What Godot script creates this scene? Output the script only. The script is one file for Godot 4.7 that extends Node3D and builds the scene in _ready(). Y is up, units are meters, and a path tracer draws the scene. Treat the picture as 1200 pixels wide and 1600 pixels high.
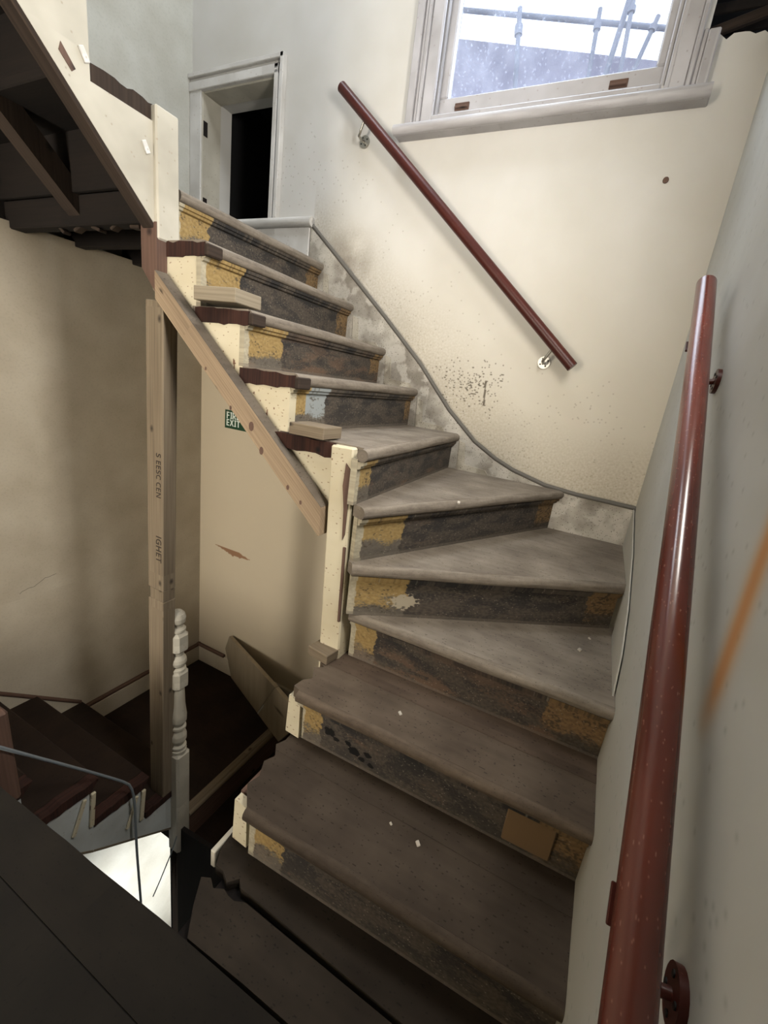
extends Node3D

var M := {}
var rng := RandomNumberGenerator.new()
var fine := FastNoiseLite.new()
var broad := FastNoiseLite.new()
var taken := {}

# ---------------------------------------------------------------- naming
func numbered(n: String) -> String:
	if not taken.has(n):
		taken[n] = 0
		return n
	taken[n] += 1
	return "%s_%03d" % [n, taken[n]]

func tag(o: Node, label: String, category: String, group := "") -> void:
	o.set_meta("label", label)
	o.set_meta("category", category)
	if group != "":
		o.set_meta("group", group)

func thing(called: String, label: String, category: String, at := Vector3.ZERO) -> Node3D:
	var o := Node3D.new()
	o.name = numbered(called)
	add_child(o)
	o.position = at
	tag(o, label, category)
	return o

func shell(called: String) -> Node3D:
	var o := Node3D.new()
	o.name = numbered(called)
	o.set_meta("kind", "structure")
	add_child(o)
	return o

# places a mesh built in world coordinates under a parent
func obj(called: String, st: SurfaceTool, mat: Material, parent: Node3D) -> MeshInstance3D:
	var o := MeshInstance3D.new()
	o.mesh = st.commit()
	o.material_override = mat
	o.cast_shadow = GeometryInstance3D.SHADOW_CASTING_SETTING_ON
	if parent == self:
		o.name = numbered(called)
		add_child(o)
	else:
		o.name = called
		parent.add_child(o, true)
		o.position = -origin_of(parent)
	return o

func origin_of(n: Node) -> Vector3:
	var p := Vector3.ZERO
	while n != self and n is Node3D:
		p += n.position
		n = n.get_parent()
	return p

# ---------------------------------------------------------------- mesh helpers
func mb() -> SurfaceTool:
	var st := SurfaceTool.new()
	st.begin(Mesh.PRIMITIVE_TRIANGLES)
	return st

func tri(st: SurfaceTool, a: Vector3, b: Vector3, c: Vector3, out: Vector3, ua: Vector2, ub: Vector2, uc: Vector2) -> void:
	var n := (b - a).cross(c - a)
	if n.length() < 1e-12:
		return
	if n.dot(out) > 0.0:
		var t := b
		b = c
		c = t
		var tu := ub
		ub = uc
		uc = tu
	else:
		n = -n
	n = n.normalized()
	st.set_normal(n); st.set_uv(ua); st.add_vertex(a)
	st.set_normal(n); st.set_uv(ub); st.add_vertex(b)
	st.set_normal(n); st.set_uv(uc); st.add_vertex(c)

func auv(p: Vector3, n: Vector3) -> Vector2:
	var a := n.abs()
	if a.y >= a.x and a.y >= a.z:
		return Vector2(p.x, p.z)
	if a.x >= a.z:
		return Vector2(p.z, -p.y)
	return Vector2(p.x, -p.y)

func quad(st: SurfaceTool, a: Vector3, b: Vector3, c: Vector3, d: Vector3, out: Vector3, uv: Array = []) -> void:
	if uv.is_empty():
		uv = [auv(a, out), auv(b, out), auv(c, out), auv(d, out)]
	tri(st, a, b, c, out, uv[0], uv[1], uv[2])
	tri(st, a, c, d, out, uv[0], uv[2], uv[3])

# a planar loop of points pushed along ext
func prism(st: SurfaceTool, pts: Array, ext: Vector3, uvf = null) -> void:
	var n := ext.normalized()
	var u := n.cross(Vector3.UP)
	if u.length() < 0.1:
		u = Vector3.RIGHT
	u = u.normalized()
	var w := n.cross(u)
	var flat := PackedVector2Array()
	var mid := Vector3.ZERO
	for p: Vector3 in pts:
		flat.append(Vector2(p.dot(u), p.dot(w)))
	var ccw := not Geometry2D.is_polygon_clockwise(flat)
	var ids := Geometry2D.triangulate_polygon(flat)
	for i in range(0, ids.size(), 3):
		var a: Vector3 = pts[ids[i]]
		var b: Vector3 = pts[ids[i + 1]]
		var c: Vector3 = pts[ids[i + 2]]
		for k in 2:
			var o := -n if k == 0 else n
			var s := Vector3.ZERO if k == 0 else ext
			if uvf != null:
				tri(st, a + s, b + s, c + s, o, uvf.call(a + s), uvf.call(b + s), uvf.call(c + s))
			else:
				tri(st, a + s, b + s, c + s, o, auv(a, n), auv(b, n), auv(c, n))
	for i in pts.size():
		var a: Vector3 = pts[i]
		var b: Vector3 = pts[(i + 1) % pts.size()]
		var e := b - a
		var o := e.cross(n)
		if not ccw:
			o = -o
		if uvf != null:
			quad(st, a, b, b + ext, a + ext, o, [uvf.call(a), uvf.call(b), uvf.call(b + ext), uvf.call(a + ext)])
		else:
			quad(st, a, b, b + ext, a + ext, o)

# chamfered box with its grain (v) along the local y axis
func bevel_box(st: SurfaceTool, xf: Transform3D, size: Vector3, bevel := 0.004, uvs := 1.0, off := Vector2.ZERO) -> void:
	var h := size * 0.5
	var b := minf(bevel, minf(h.x, minf(h.y, h.z)) * 0.45)
	var f := func(p: Vector3, n: Vector3) -> Vector2:
		var a := n.abs()
		if a.y > a.x and a.y > a.z:
			return Vector2(p.x, p.z * 0.3) * uvs + off
		if a.x >= a.z:
			return Vector2(p.z + 0.37, p.y) * uvs + off
		return Vector2(p.x, p.y) * uvs + off
	var put := func(ps: Array, n: Vector3) -> void:
		var q := []
		var t := []
		for p: Vector3 in ps:
			q.append(xf * p)
			t.append(f.call(p, n))
		var o := xf.basis * n
		tri(st, q[0], q[1], q[2], o, t[0], t[1], t[2])
		if q.size() > 3:
			tri(st, q[0], q[2], q[3], o, t[0], t[2], t[3])
	for s in [-1.0, 1.0]:
		put.call([Vector3(s * h.x, -h.y + b, -h.z + b), Vector3(s * h.x, h.y - b, -h.z + b), Vector3(s * h.x, h.y - b, h.z - b), Vector3(s * h.x, -h.y + b, h.z - b)], Vector3(s, 0, 0))
		put.call([Vector3(-h.x + b, s * h.y, -h.z + b), Vector3(h.x - b, s * h.y, -h.z + b), Vector3(h.x - b, s * h.y, h.z - b), Vector3(-h.x + b, s * h.y, h.z - b)], Vector3(0, s, 0))
		put.call([Vector3(-h.x + b, -h.y + b, s * h.z), Vector3(h.x - b, -h.y + b, s * h.z), Vector3(h.x - b, h.y - b, s * h.z), Vector3(-h.x + b, h.y - b, s * h.z)], Vector3(0, 0, s))
		for t in [-1.0, 1.0]:
			put.call([Vector3(s * h.x, t * (h.y - b), -h.z + b), Vector3(s * h.x, t * (h.y - b), h.z - b), Vector3(s * (h.x - b), t * h.y, h.z - b), Vector3(s * (h.x - b), t * h.y, -h.z + b)], Vector3(s, t * 0.99, 0))
			put.call([Vector3(s * h.x, -h.y + b, t * (h.z - b)), Vector3(s * h.x, h.y - b, t * (h.z - b)), Vector3(s * (h.x - b), h.y - b, t * h.z), Vector3(s * (h.x - b), -h.y + b, t * h.z)], Vector3(s, 0, t * 0.99))
			put.call([Vector3(-h.x + b, s * h.y, t * (h.z - b)), Vector3(h.x - b, s * h.y, t * (h.z - b)), Vector3(h.x - b, s * (h.y - b), t * h.z), Vector3(-h.x + b, s * (h.y - b), t * h.z)], Vector3(0, s * 0.99, t))
			for r in [-1.0, 1.0]:
				put.call([Vector3(s * h.x, t * (h.y - b), r * (h.z - b)), Vector3(s * (h.x - b), t * h.y, r * (h.z - b)), Vector3(s * (h.x - b), t * (h.y - b), r * h.z)], Vector3(s, t, r))

# axis aligned box from corner to corner, world uv
func slab(st: SurfaceTool, lo: Vector3, hi: Vector3, bevel := 0.0, grain := 1) -> void:
	if bevel <= 0.0:
		prism(st, [lo, Vector3(hi.x, lo.y, lo.z), Vector3(hi.x, lo.y, hi.z), Vector3(lo.x, lo.y, hi.z)], Vector3(0, hi.y - lo.y, 0))
		return
	var c := (lo + hi) * 0.5
	var s := hi - lo
	if grain == 0:
		bevel_box(st, Transform3D(Basis(Vector3(0, 1, 0), Vector3(1, 0, 0), Vector3(0, 0, -1)), c), Vector3(s.y, s.x, s.z), bevel, 1.0, Vector2(rng.randf(), rng.randf()))
	elif grain == 2:
		bevel_box(st, Transform3D(Basis(Vector3(1, 0, 0), Vector3(0, 0, 1), Vector3(0, -1, 0)), c), Vector3(s.x, s.z, s.y), bevel, 1.0, Vector2(rng.randf(), rng.randf()))
	else:
		bevel_box(st, Transform3D(Basis(), c), s, bevel, 1.0, Vector2(rng.randf(), rng.randf()))

# square-sawn length from a to b; side is the direction of its width
func beam(st: SurfaceTool, a: Vector3, b: Vector3, w: float, d: float, side: Vector3, bevel := 0.004) -> void:
	var y := (b - a).normalized()
	var x := (side - y * side.dot(y)).normalized()
	var z := x.cross(y)
	bevel_box(st, Transform3D(Basis(x, y, z), (a + b) * 0.5), Vector3(w, (b - a).length(), d), bevel, 1.0, Vector2(rng.randf(), rng.randf()))

func tube(st: SurfaceTool, path: Array, r: float, seg := 12, caps := true) -> void:
	var rings := []
	var ups := []
	var dist := [0.0]
	var prev := Vector3.ZERO
	for i in path.size():
		var t: Vector3 = (path[mini(i + 1, path.size() - 1)] - path[maxi(i - 1, 0)]).normalized()
		if i == 0:
			prev = t.cross(Vector3.UP)
			if prev.length() < 0.1:
				prev = Vector3.RIGHT
		else:
			dist.append(dist[i - 1] + (path[i] - path[i - 1]).length())
		prev = (prev - t * prev.dot(t)).normalized()
		var up := t.cross(prev)
		var ring := []
		var nn := []
		for k in seg + 1:
			var a := TAU * k / seg
			var n := prev * cos(a) + up * sin(a)
			nn.append(n)
			ring.append(path[i] + n * r)
		rings.append(ring)
		ups.append(nn)
	for i in path.size() - 1:
		for k in seg:
			var p := [[i, k], [i, k + 1], [i + 1, k + 1], [i, k], [i + 1, k + 1], [i + 1, k]]
			var a: Vector3 = rings[i][k]
			var b: Vector3 = rings[i][k + 1]
			var c: Vector3 = rings[i + 1][k + 1]
			if (b - a).cross(c - a).dot(ups[i][k]) > 0.0:
				p = [[i, k], [i + 1, k + 1], [i, k + 1], [i, k], [i + 1, k], [i + 1, k + 1]]
			for q in p:
				st.set_normal(ups[q[0]][q[1]])
				st.set_uv(Vector2(float(q[1]) / seg, dist[q[0]] * 1.0))
				st.add_vertex(rings[q[0]][q[1]])
	if caps:
		for e in [0, path.size() - 1]:
			var o: Vector3 = (path[0] - path[1]) if e == 0 else (path[e] - path[e - 1])
			for k in seg:
				tri(st, path[e], rings[e][k], rings[e][k + 1], o, Vector2(0.5, 0.5), Vector2(0.2, 0.2), Vector2(0.2, 0.4))

# turned profile: list of Vector2(radius, height)
func lathe(st: SurfaceTool, at: Vector3, prof: Array, seg := 20) -> void:
	for i in prof.size() - 1:
		var p: Vector2 = prof[i]
		var q: Vector2 = prof[i + 1]
		var sl := Vector2(q.y - p.y, p.x - q.x).normalized()
		for k in seg:
			var v := []
			var ns := []
			var us := []
			for e in [[p, k], [p, k + 1], [q, k + 1], [q, k]]:
				var a := TAU * float(e[1]) / seg
				var d := Vector3(cos(a), 0, sin(a))
				v.append(at + d * e[0].x + Vector3(0, e[0].y, 0))
				ns.append((d * absf(sl.x) + Vector3(0, sl.y if sl.x >= 0 else -sl.y, 0)).normalized())
				us.append(Vector2(float(e[1]) / seg * 0.3, e[0].y))
			for t in [[0, 1, 2], [0, 2, 3]]:
				var f := (v[t[1]] - v[t[0]] as Vector3).cross(v[t[2]] - v[t[0]])
				var order := [t[0], t[1], t[2]]
				if f.dot(ns[t[0]]) > 0.0:
					order = [t[0], t[2], t[1]]
				for j in order:
					st.set_normal(ns[j]); st.set_uv(us[j]); st.add_vertex(v[j])

# points from a to b nudged along dir: a torn edge
func torn(a: Vector3, b: Vector3, n: int, amp: float, dir: Vector3) -> Array:
	var out := []
	for i in n + 1:
		var t := float(i) / n
		var j := 0.0 if i == 0 or i == n else rng.randf_range(-amp, amp)
		out.append(a.lerp(b, t + (rng.randf_range(-0.3, 0.3) / n if i > 0 and i < n else 0.0)) + dir * j)
	return out

# ---------------------------------------------------------------- textures
func img(w: int, h: int, f: Callable) -> ImageTexture:
	var im := Image.create(w, h, false, Image.FORMAT_RGBA8)
	for y in h:
		for x in w:
			im.set_pixel(x, y, f.call(float(x) / w, float(y) / h))
	return ImageTexture.create_from_image(im)

func n01(x: float, y: float) -> float:
	return clampf(broad.get_noise_2d(x, y) * 0.75 + 0.5, 0.0, 1.0)

func f01(x: float, y: float) -> float:
	return clampf(fine.get_noise_2d(x, y) * 0.75 + 0.5, 0.0, 1.0)

func bump(seed_: int, freq: float, strength: float) -> NoiseTexture2D:
	var n := FastNoiseLite.new()
	n.seed = seed_
	n.frequency = freq
	n.fractal_octaves = 4
	var t := NoiseTexture2D.new()
	t.width = 512
	t.height = 512
	t.seamless = true
	t.as_normal_map = true
	t.bump_strength = strength
	t.noise = n
	return t

func mat(tex: Texture2D, rough := 0.85, tint := Color.WHITE, uvscale := Vector3.ONE) -> StandardMaterial3D:
	var m := StandardMaterial3D.new()
	m.albedo_texture = tex
	m.albedo_color = tint
	m.roughness = rough
	m.uv1_scale = uvscale
	m.metallic_specular = 0.4
	return m

func plain(c: Color, rough := 0.8, metal := 0.0) -> StandardMaterial3D:
	var m := StandardMaterial3D.new()
	m.albedo_color = c
	m.roughness = rough
	m.metallic = metal
	return m

func wood_tex(base: Color, dark: Color, seed_: float, w := 128, h := 512) -> ImageTexture:
	return img(w, h, func(u: float, v: float) -> Color:
		var g := f01(u * 260.0 + seed_, v * 26.0)
		var b := n01(u * 30.0 + seed_, v * 18.0)
		var c := base.lerp(dark, clampf(0.55 * g + 0.5 * b - 0.2, 0.0, 1.0))
		for k in 3:
			var ky := fposmod(0.17 + 0.31 * k + seed_ * 0.013, 1.0)
			var kx := fposmod(0.23 + 0.37 * k + seed_ * 0.007, 1.0)
			var d := Vector2((u - kx) * 0.25, v - ky).length() * 60.0
			if d < 1.0:
				c = c.lerp(dark.darkened(0.45), 1.0 - d)
		return c)

func make_materials() -> void:
	broad.seed = 5
	broad.frequency = 0.03
	broad.fractal_octaves = 4
	fine.seed = 11
	fine.frequency = 0.08
	fine.fractal_octaves = 3
	var plaster := bump(3, 0.012, 6.0)
	# general old cream emulsion
	var wt := img(512, 512, func(u: float, v: float) -> Color:
		var a := n01(u * 260.0, v * 260.0)
		var c := Color(0.80, 0.775, 0.72).lerp(Color(0.70, 0.665, 0.60), a * 0.7)
		var s := f01(u * 2300.0, v * 2300.0)
		c = c.darkened(clampf((s - 0.6) * 0.12, 0.0, 0.04))
		return c)
	M.wall = mat(wt, 0.9)
	M.wall.uv1_triplanar = true
	M.wall.uv1_world_triplanar = true
	M.wall.uv1_scale = Vector3.ONE * 0.42
	M.wall.normal_enabled = true
	M.wall.normal_texture = plaster
	M.wall.normal_scale = 0.25
	M.wall_low = mat(wt, 0.92, Color(0.97, 0.96, 0.94))
	M.wall_low.uv1_triplanar = true
	M.wall_low.uv1_world_triplanar = true
	M.wall_low.uv1_scale = Vector3.ONE * 0.42
	M.wall_cool = mat(wt, 0.9, Color(0.93, 0.965, 1.0))  # bluish daylight put into the tint of the cream emulsion
	M.wall_cool.uv1_triplanar = true
	M.wall_cool.uv1_world_triplanar = true
	M.wall_cool.uv1_scale = Vector3.ONE * 0.42
	M.ceiling = plain(Color(0.8, 0.79, 0.77), 0.9)
	# window wall: 3.1 m wide from x=-2.9, from y=3.2 down to y=-1.3
	var bw := img(690, 1000, func(u: float, v: float) -> Color:
		var x := u * 3.1 - 2.9
		var y := 3.2 - v * 4.5
		var a := n01(u * 200.0, v * 290.0)
		var c := Color(0.79, 0.785, 0.77).lerp(Color(0.735, 0.725, 0.695), a * 0.8)
		# warmer light low down put into the yellowing; grime close above the stair
		var line := minf(0.95 + maxf(0.0, -x - 0.55) * 0.86, 2.0)
		var over := y - line
		var warm := clampf((2.15 - y) / 0.95, 0.0, 1.0) * clampf((x + 2.4) / 1.2, 0.45, 1.0)
		c = c.lerp(Color(0.785, 0.755, 0.685), warm * 0.75)
		if x < -0.86:
			c = c.lerp(Color(0.76, 0.71, 0.62), clampf((1.45 - y + minf(0.0, -x - 1.9) * 0.0) / 0.2, 0.0, 1.0) * clampf((line - 0.25 - y) / 0.1, 0.0, 1.0))
		var grime := clampf(1.0 - over / (0.16 + 0.22 * n01(u * 90.0 + 40.0, v * 120.0)), 0.0, 1.0)
		if over > -0.3 and x > -1.78:
			c = c.lerp(Color(0.52, 0.46, 0.36), grime * 0.42 * f01(u * 3400.0, v * 4900.0))
		var blot := Vector2(x + 1.55, y - 1.84).length()
		if blot < 0.16:
			c = c.lerp(Color(0.36, 0.32, 0.27), (1.0 - blot / 0.16) * 0.8 * n01(x * 160.0, y * 160.0))
		var p := f01(x * 2600.0, y * 2600.0)
		var near := clampf(1.0 - absf(over - 0.1) / 0.5, 0.0, 1.0)
		if p > 1.03 - 0.2 * near * n01(x * 90.0, y * 90.0):
			c = c.lerp(Color(0.36, 0.32, 0.26), 0.35)
		# black scuffs beside the stair
		if x > -1.02 and x < -0.66 and y > 1.16 and y < 1.42:
			var q := f01(x * 620.0 + 9.0, y * 2000.0)
			var cl := 1.0 - Vector2((x + 0.80) / 0.2, (y - 1.31) / 0.12).length()
			if q > 0.90 - 0.22 * cl:
				c = c.lerp(Color(0.20, 0.175, 0.14), 0.7)
		if absf(x + 0.735 + (y - 1.3) * 0.1) < 0.004 and y > 1.22 and y < 1.33:
			c = c.lerp(Color(0.25, 0.22, 0.18), 0.7)
		# bare plaster patch beside the lower stair
		var pe := Vector2((x + 2.26) / 0.16, (y - 0.02 + (x + 2.26) * 0.08) / 0.028)
		if absf(pe.x) + absf(pe.y) < 1.0 + 0.3 * (f01(x * 300.0, y * 300.0) - 0.5) and y < 0.035 + 0.0 * x:
			c = Color(0.55, 0.42, 0.32)
		return c)
	M.back = mat(bw, 0.85)
	M.back.normal_enabled = true
	M.back.normal_texture = plaster
	M.back.normal_scale = 0.18
	# right wall: z 0..3.5, y from 3.2 down to -1.3
	var rw := img(512, 700, func(u: float, v: float) -> Color:
		var z := u * 3.5
		var y := 3.2 - v * 4.5
		var a := n01(u * 220.0 + 70.0, v * 290.0)
		var c := Color(0.77, 0.785, 0.79).lerp(Color(0.71, 0.72, 0.715), a)
		var low := clampf(1.0 - (y - (0.95 - z * 0.55)) / 0.55, 0.0, 1.0)
		c = c.lerp(Color(0.64, 0.62, 0.56), low * 0.7)
		var s := f01(z * 2200.0, y * 2200.0)
		if s > 0.94:
			c = c.darkened(0.10)
		# line of orange marking spray
		var cx := 1.49 + 0.012 * sin(y * 9.0)
		var fade := clampf((y - 0.89) / 0.08, 0.0, 1.0)
		var d := absf(z - cx) / 0.024
		c = c.lerp(Color(0.76, 0.50, 0.27), exp(-d * d) * 0.75 * fade)
		return c)
	M.right = mat(rw, 0.88)
	M.right.normal_enabled = true
	M.right.normal_texture = plaster
	M.right.normal_scale = 0.2
	# old white gloss on joinery
	var gloss := img(256, 256, func(u: float, v: float) -> Color:
		var a := n01(u * 130.0 + 30.0, v * 130.0)
		var c := Color(0.84, 0.835, 0.82).lerp(Color(0.72, 0.71, 0.69), a)
		if f01(u * 1700.0, v * 1700.0) > 0.965:
			c = Color(0.66, 0.63, 0.59)
		return c)
	M.white = mat(gloss, 0.5)
	# cream painted softwood, chipped
	var cream := img(256, 512, func(u: float, v: float) -> Color:
		var a := n01(u * 60.0 + 11.0, v * 120.0)
		var c := Color(0.815, 0.785, 0.69).lerp(Color(0.73, 0.69, 0.585), a)
		var g := f01(u * 1300.0 + 5.0, v * 1300.0)
		if g > 0.955:
			c = Color(0.38, 0.27, 0.20)
		elif g > 0.93:
			c = Color(0.62, 0.55, 0.44)
		var s := n01(u * 420.0 + 300.0, v * 260.0)
		if s > 0.90:
			c = Color(0.45, 0.31, 0.24).lerp(Color(0.30, 0.2, 0.16), f01(u * 90.0, v * 600.0))
		return c)
	M.cream = mat(cream, 0.55)
	M.cream_pale = mat(gloss, 0.55, Color(0.90, 0.885, 0.835))
	M.blue_grey = mat(gloss, 0.6, Color(0.95, 0.985, 1.0))  # light from below put into the brighter tint
	M.frame = mat(gloss, 0.5, Color(0.84, 0.84, 0.87))  # white gloss greyed, the backlit look put into the tint
	# wood
	M.timber = mat(wood_tex(Color(0.61, 0.535, 0.44), Color(0.42, 0.355, 0.285), 3.0), 0.85, Color.WHITE, Vector3(6, 1, 1))
	M.timber_old = mat(wood_tex(Color(0.51, 0.46, 0.385), Color(0.35, 0.305, 0.25), 61.0), 0.88, Color.WHITE, Vector3(6, 1, 1))
	M.offcut = mat(wood_tex(Color(0.58, 0.54, 0.465), Color(0.43, 0.39, 0.33), 25.0), 0.9, Color.WHITE, Vector3(6, 1, 1))
	M.raw_red = mat(wood_tex(Color(0.25, 0.15, 0.115), Color(0.075, 0.045, 0.04), 90.0), 0.95, Color.WHITE, Vector3(5, 1.3, 1))
	M.brown = mat(wood_tex(Color(0.40, 0.31, 0.265), Color(0.27, 0.20, 0.17), 44.0), 0.75, Color.WHITE, Vector3(4, 1, 1))
	M.dark = mat(wood_tex(Color(0.115, 0.09, 0.075), Color(0.05, 0.038, 0.033), 120.0), 0.95, Color.WHITE, Vector3(4, 1, 1))
	M.lath = mat(wood_tex(Color(0.25, 0.205, 0.17), Color(0.12, 0.095, 0.08), 150.0), 0.95, Color.WHITE, Vector3(4, 1, 1))
	# trodden treads: dust over worn dark paint
	var tread := img(512, 512, func(u: float, v: float) -> Color:
		var a := n01(u * 150.0 + 60.0, v * 150.0)
		var b := f01(u * 60.0, v * 420.0 + 33.0)
		var c := Color(0.54, 0.505, 0.455).lerp(Color(0.40, 0.365, 0.325), clampf(a * 0.85 + b * 0.3 - 0.1, 0.0, 1.0))
		var s := f01(u * 500.0 + 80.0, v * 2200.0)
		if s > 0.92:
			c = c.lerp(Color(0.15, 0.13, 0.11), 0.6)
		return c)
	M.tread = mat(tread, 0.9)
	M.tread.normal_enabled = true
	M.tread.normal_texture = bump(8, 0.02, 5.0)
	M.tread.normal_scale = 0.3
	M.tread_shade = mat(tread, 0.92, Color(0.74, 0.70, 0.665))  # foreground shade put into the tint of the second tread
	M.tread_shade_deep = mat(tread, 0.93, Color(0.56, 0.525, 0.495))  # deeper foreground shade put into the tint of the bottom tread
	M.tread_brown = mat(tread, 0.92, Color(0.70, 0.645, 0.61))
	M.ochre = plain(Color(0.42, 0.335, 0.23), 0.85)
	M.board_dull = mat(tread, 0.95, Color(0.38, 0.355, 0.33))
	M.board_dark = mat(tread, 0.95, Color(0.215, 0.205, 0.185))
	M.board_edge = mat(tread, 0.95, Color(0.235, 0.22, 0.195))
	M.carpet = mat(tread, 0.98, Color(0.34, 0.275, 0.235))
	# wall string: dirty grey paint rubbed white
	var ws := img(512, 512, func(u: float, v: float) -> Color:
		var a := n01(u * 170.0 + 15.0, v * 170.0)
		var c := Color(0.72, 0.70, 0.655).lerp(Color(0.50, 0.475, 0.435), clampf(a * 1.5 - 0.3, 0.0, 1.0))
		var r := n01(u * 240.0 + 200.0, v * 240.0)
		c = c.lerp(Color(0.77, 0.75, 0.71), clampf((r - 0.52) * 4.0, 0.0, 0.6))
		if f01(u * 1500.0, v * 1500.0) > 0.90:
			c = Color(0.33, 0.31, 0.28)
		return c)
	M.string = mat(ws, 0.8, Color.WHITE, Vector3(1.0, 1.0, 1))
	M.string_pale = mat(ws, 0.85, Color(1.0, 0.99, 0.96))
	M.bead = plain(Color(0.36, 0.345, 0.32), 0.7)
	# oxide red handrail paint
	var rail := img(128, 512, func(u: float, v: float) -> Color:
		var c := Color(0.37, 0.165, 0.125).lerp(Color(0.29, 0.125, 0.10), n01(u * 60.0 + 21.0, v * 120.0))
		var s := f01(u * 330.0 + 50.0, v * 1100.0)
		if s > 0.93:
			c = c.lerp(Color(0.66, 0.55, 0.50), 0.5)
		return c)
	M.rail = mat(rail, 0.22)
	M.rail.metallic_specular = 0.6
	M.rail_dark = mat(rail, 0.38, Color(0.80, 0.78, 0.80))
	M.chrome = plain(Color(0.66, 0.65, 0.62), 0.28, 0.9)
	M.black = plain(Color(0.03, 0.03, 0.03), 0.6)
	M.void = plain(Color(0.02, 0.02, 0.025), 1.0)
	M.cable = plain(Color(0.46, 0.49, 0.51), 0.45)
	M.sign = plain(Color(0.06, 0.24, 0.14), 0.5)
	M.sign_white = plain(Color(0.86, 0.90, 0.86), 0.6)
	M.ink = plain(Color(0.19, 0.155, 0.12), 0.9)
	M.board_beige = mat(wood_tex(Color(0.60, 0.55, 0.465), Color(0.52, 0.47, 0.39), 71.0), 0.85, Color.WHITE, Vector3(1, 1, 1))
	M.dust = mat(tread, 0.95, Color(0.80, 0.79, 0.78))
	M.plaster_bit = plain(Color(0.72, 0.69, 0.64), 0.95)
	M.steel = plain(Color(0.56, 0.58, 0.63), 0.7)  # haze over the window view put into this paler steel
	var sl := img(256, 256, func(u: float, v: float) -> Color:
		return Color(0.66, 0.65, 0.71).lerp(Color(0.55, 0.54, 0.61), n01(u * 160.0, v * 60.0)))
	M.roof_board = mat(sl, 0.9)  # board colours paled to carry the haze outside
	# grubby pane
	var gl := img(256, 256, func(u: float, v: float) -> Color:
		var a := n01(u * 180.0 + 90.0, v * 180.0)
		var s := f01(u * 900.0, v * 900.0)
		var al := 0.06 + 0.14 * a
		if s > 0.86:
			al += 0.25
		return Color(0.85, 0.9, 1.0, clampf(al, 0.0, 0.6)))
	var g := mat(gl, 0.08)
	g.transparency = BaseMaterial3D.TRANSPARENCY_ALPHA
	M.glass = g

# risers: brown-black paint in the middle where a carpet ran, grained ochre left bare at the ends
func riser_mat(k: int, yl: float, yr: float, wear: float, blue := false) -> StandardMaterial3D:
	var o := k * 57.0
	var t := img(320, 80, func(u: float, v: float) -> Color:
		var b := f01(u * 620.0 + o, v * 160.0)
		var a := 0.62 * n01(u * 190.0 + o, v * 85.0) + 0.38 * f01(u * 900.0 + o, v * 300.0)
		var c := Color(0.335, 0.305, 0.27).lerp(Color(0.245, 0.222, 0.20), b)
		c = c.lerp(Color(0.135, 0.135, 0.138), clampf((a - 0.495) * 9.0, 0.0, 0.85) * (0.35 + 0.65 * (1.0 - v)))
		var w := 0.7 * n01(u * 110.0 + o + 400.0, v * 70.0) + 0.3 * f01(u * 800.0 + o, v * 420.0)
		c = c.lerp(Color(0.43, 0.335, 0.265), clampf((w - 1.0 + wear) * 5.0, 0.0, 0.75) * (0.4 + 0.6 * v))
		var je := 0.02 * (f01(v * 60.0 + o, 3.0) - 0.5)
		var grime := 0.45 * n01(u * 420.0 + o + 90.0, v * 105.0) + 0.55 * f01(u * 700.0 + o, v * 175.0)
		if u < yl + je:
			var e := clampf((0.72 + 0.5 * (a - 0.5) - v) * 9.0, 0.0, 1.0)
			var ochre := Color(0.625, 0.535, 0.35).lerp(Color(0.52, 0.43, 0.27), b)
			if blue and u > yl * 0.42:
				ochre = Color(0.55, 0.575, 0.575)
			c = c.lerp(Color(0.46, 0.435, 0.39), 0.5).lerp(ochre, e)
			c = c.lerp(Color(0.23, 0.20, 0.165), clampf((grime - 0.66) * 5.0, 0.0, 0.7))
		elif u > 1.0 - yr + je:
			var e := clampf((0.8 + 0.5 * (a - 0.5) - v) * 7.0, 0.0, 1.0)
			c = c.lerp(Color(0.53, 0.43, 0.29).lerp(Color(0.42, 0.335, 0.23), b), e * 0.9)
			c = c.lerp(Color(0.24, 0.205, 0.165), clampf((grime - 0.55) * 6.0, 0.0, 0.75))
		if u < 0.024 + je * 0.4:
			c = Color(0.73, 0.695, 0.60).darkened(0.25 * grime)
		if f01(u * 2000.0 + o, v * 500.0) > 0.955:
			c = Color(0.58, 0.55, 0.49)
		if k == 4 and Vector2((u - 0.195) / 0.045, (v - 0.62) / 0.16).length() + 0.9 * (b - 0.5) < 1.0:
			c = Color(0.62, 0.585, 0.51)
		# rot holes and a split in the riser under the second wide tread
		if k == 2:
			for h in [[0.135, 0.50, 0.022], [0.165, 0.60, 0.012], [0.215, 0.55, 0.012], [0.24, 0.66, 0.022], [0.275, 0.76, 0.012], [0.295, 0.60, 0.014], [0.31, 0.80, 0.012]]:
				if Vector2((u - h[0]) / h[2], (v - h[1]) / (h[2] * 4.0)).length() + 0.5 * (b - 0.5) < 1.0:
					c = Color(0.035, 0.03, 0.03)
		if v > 0.92:
			c = c.lerp(Color(0.42, 0.39, 0.35), 0.5)
		return c)
	var m := mat(t, 0.8)
	m.texture_repeat = false
	return m

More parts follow.
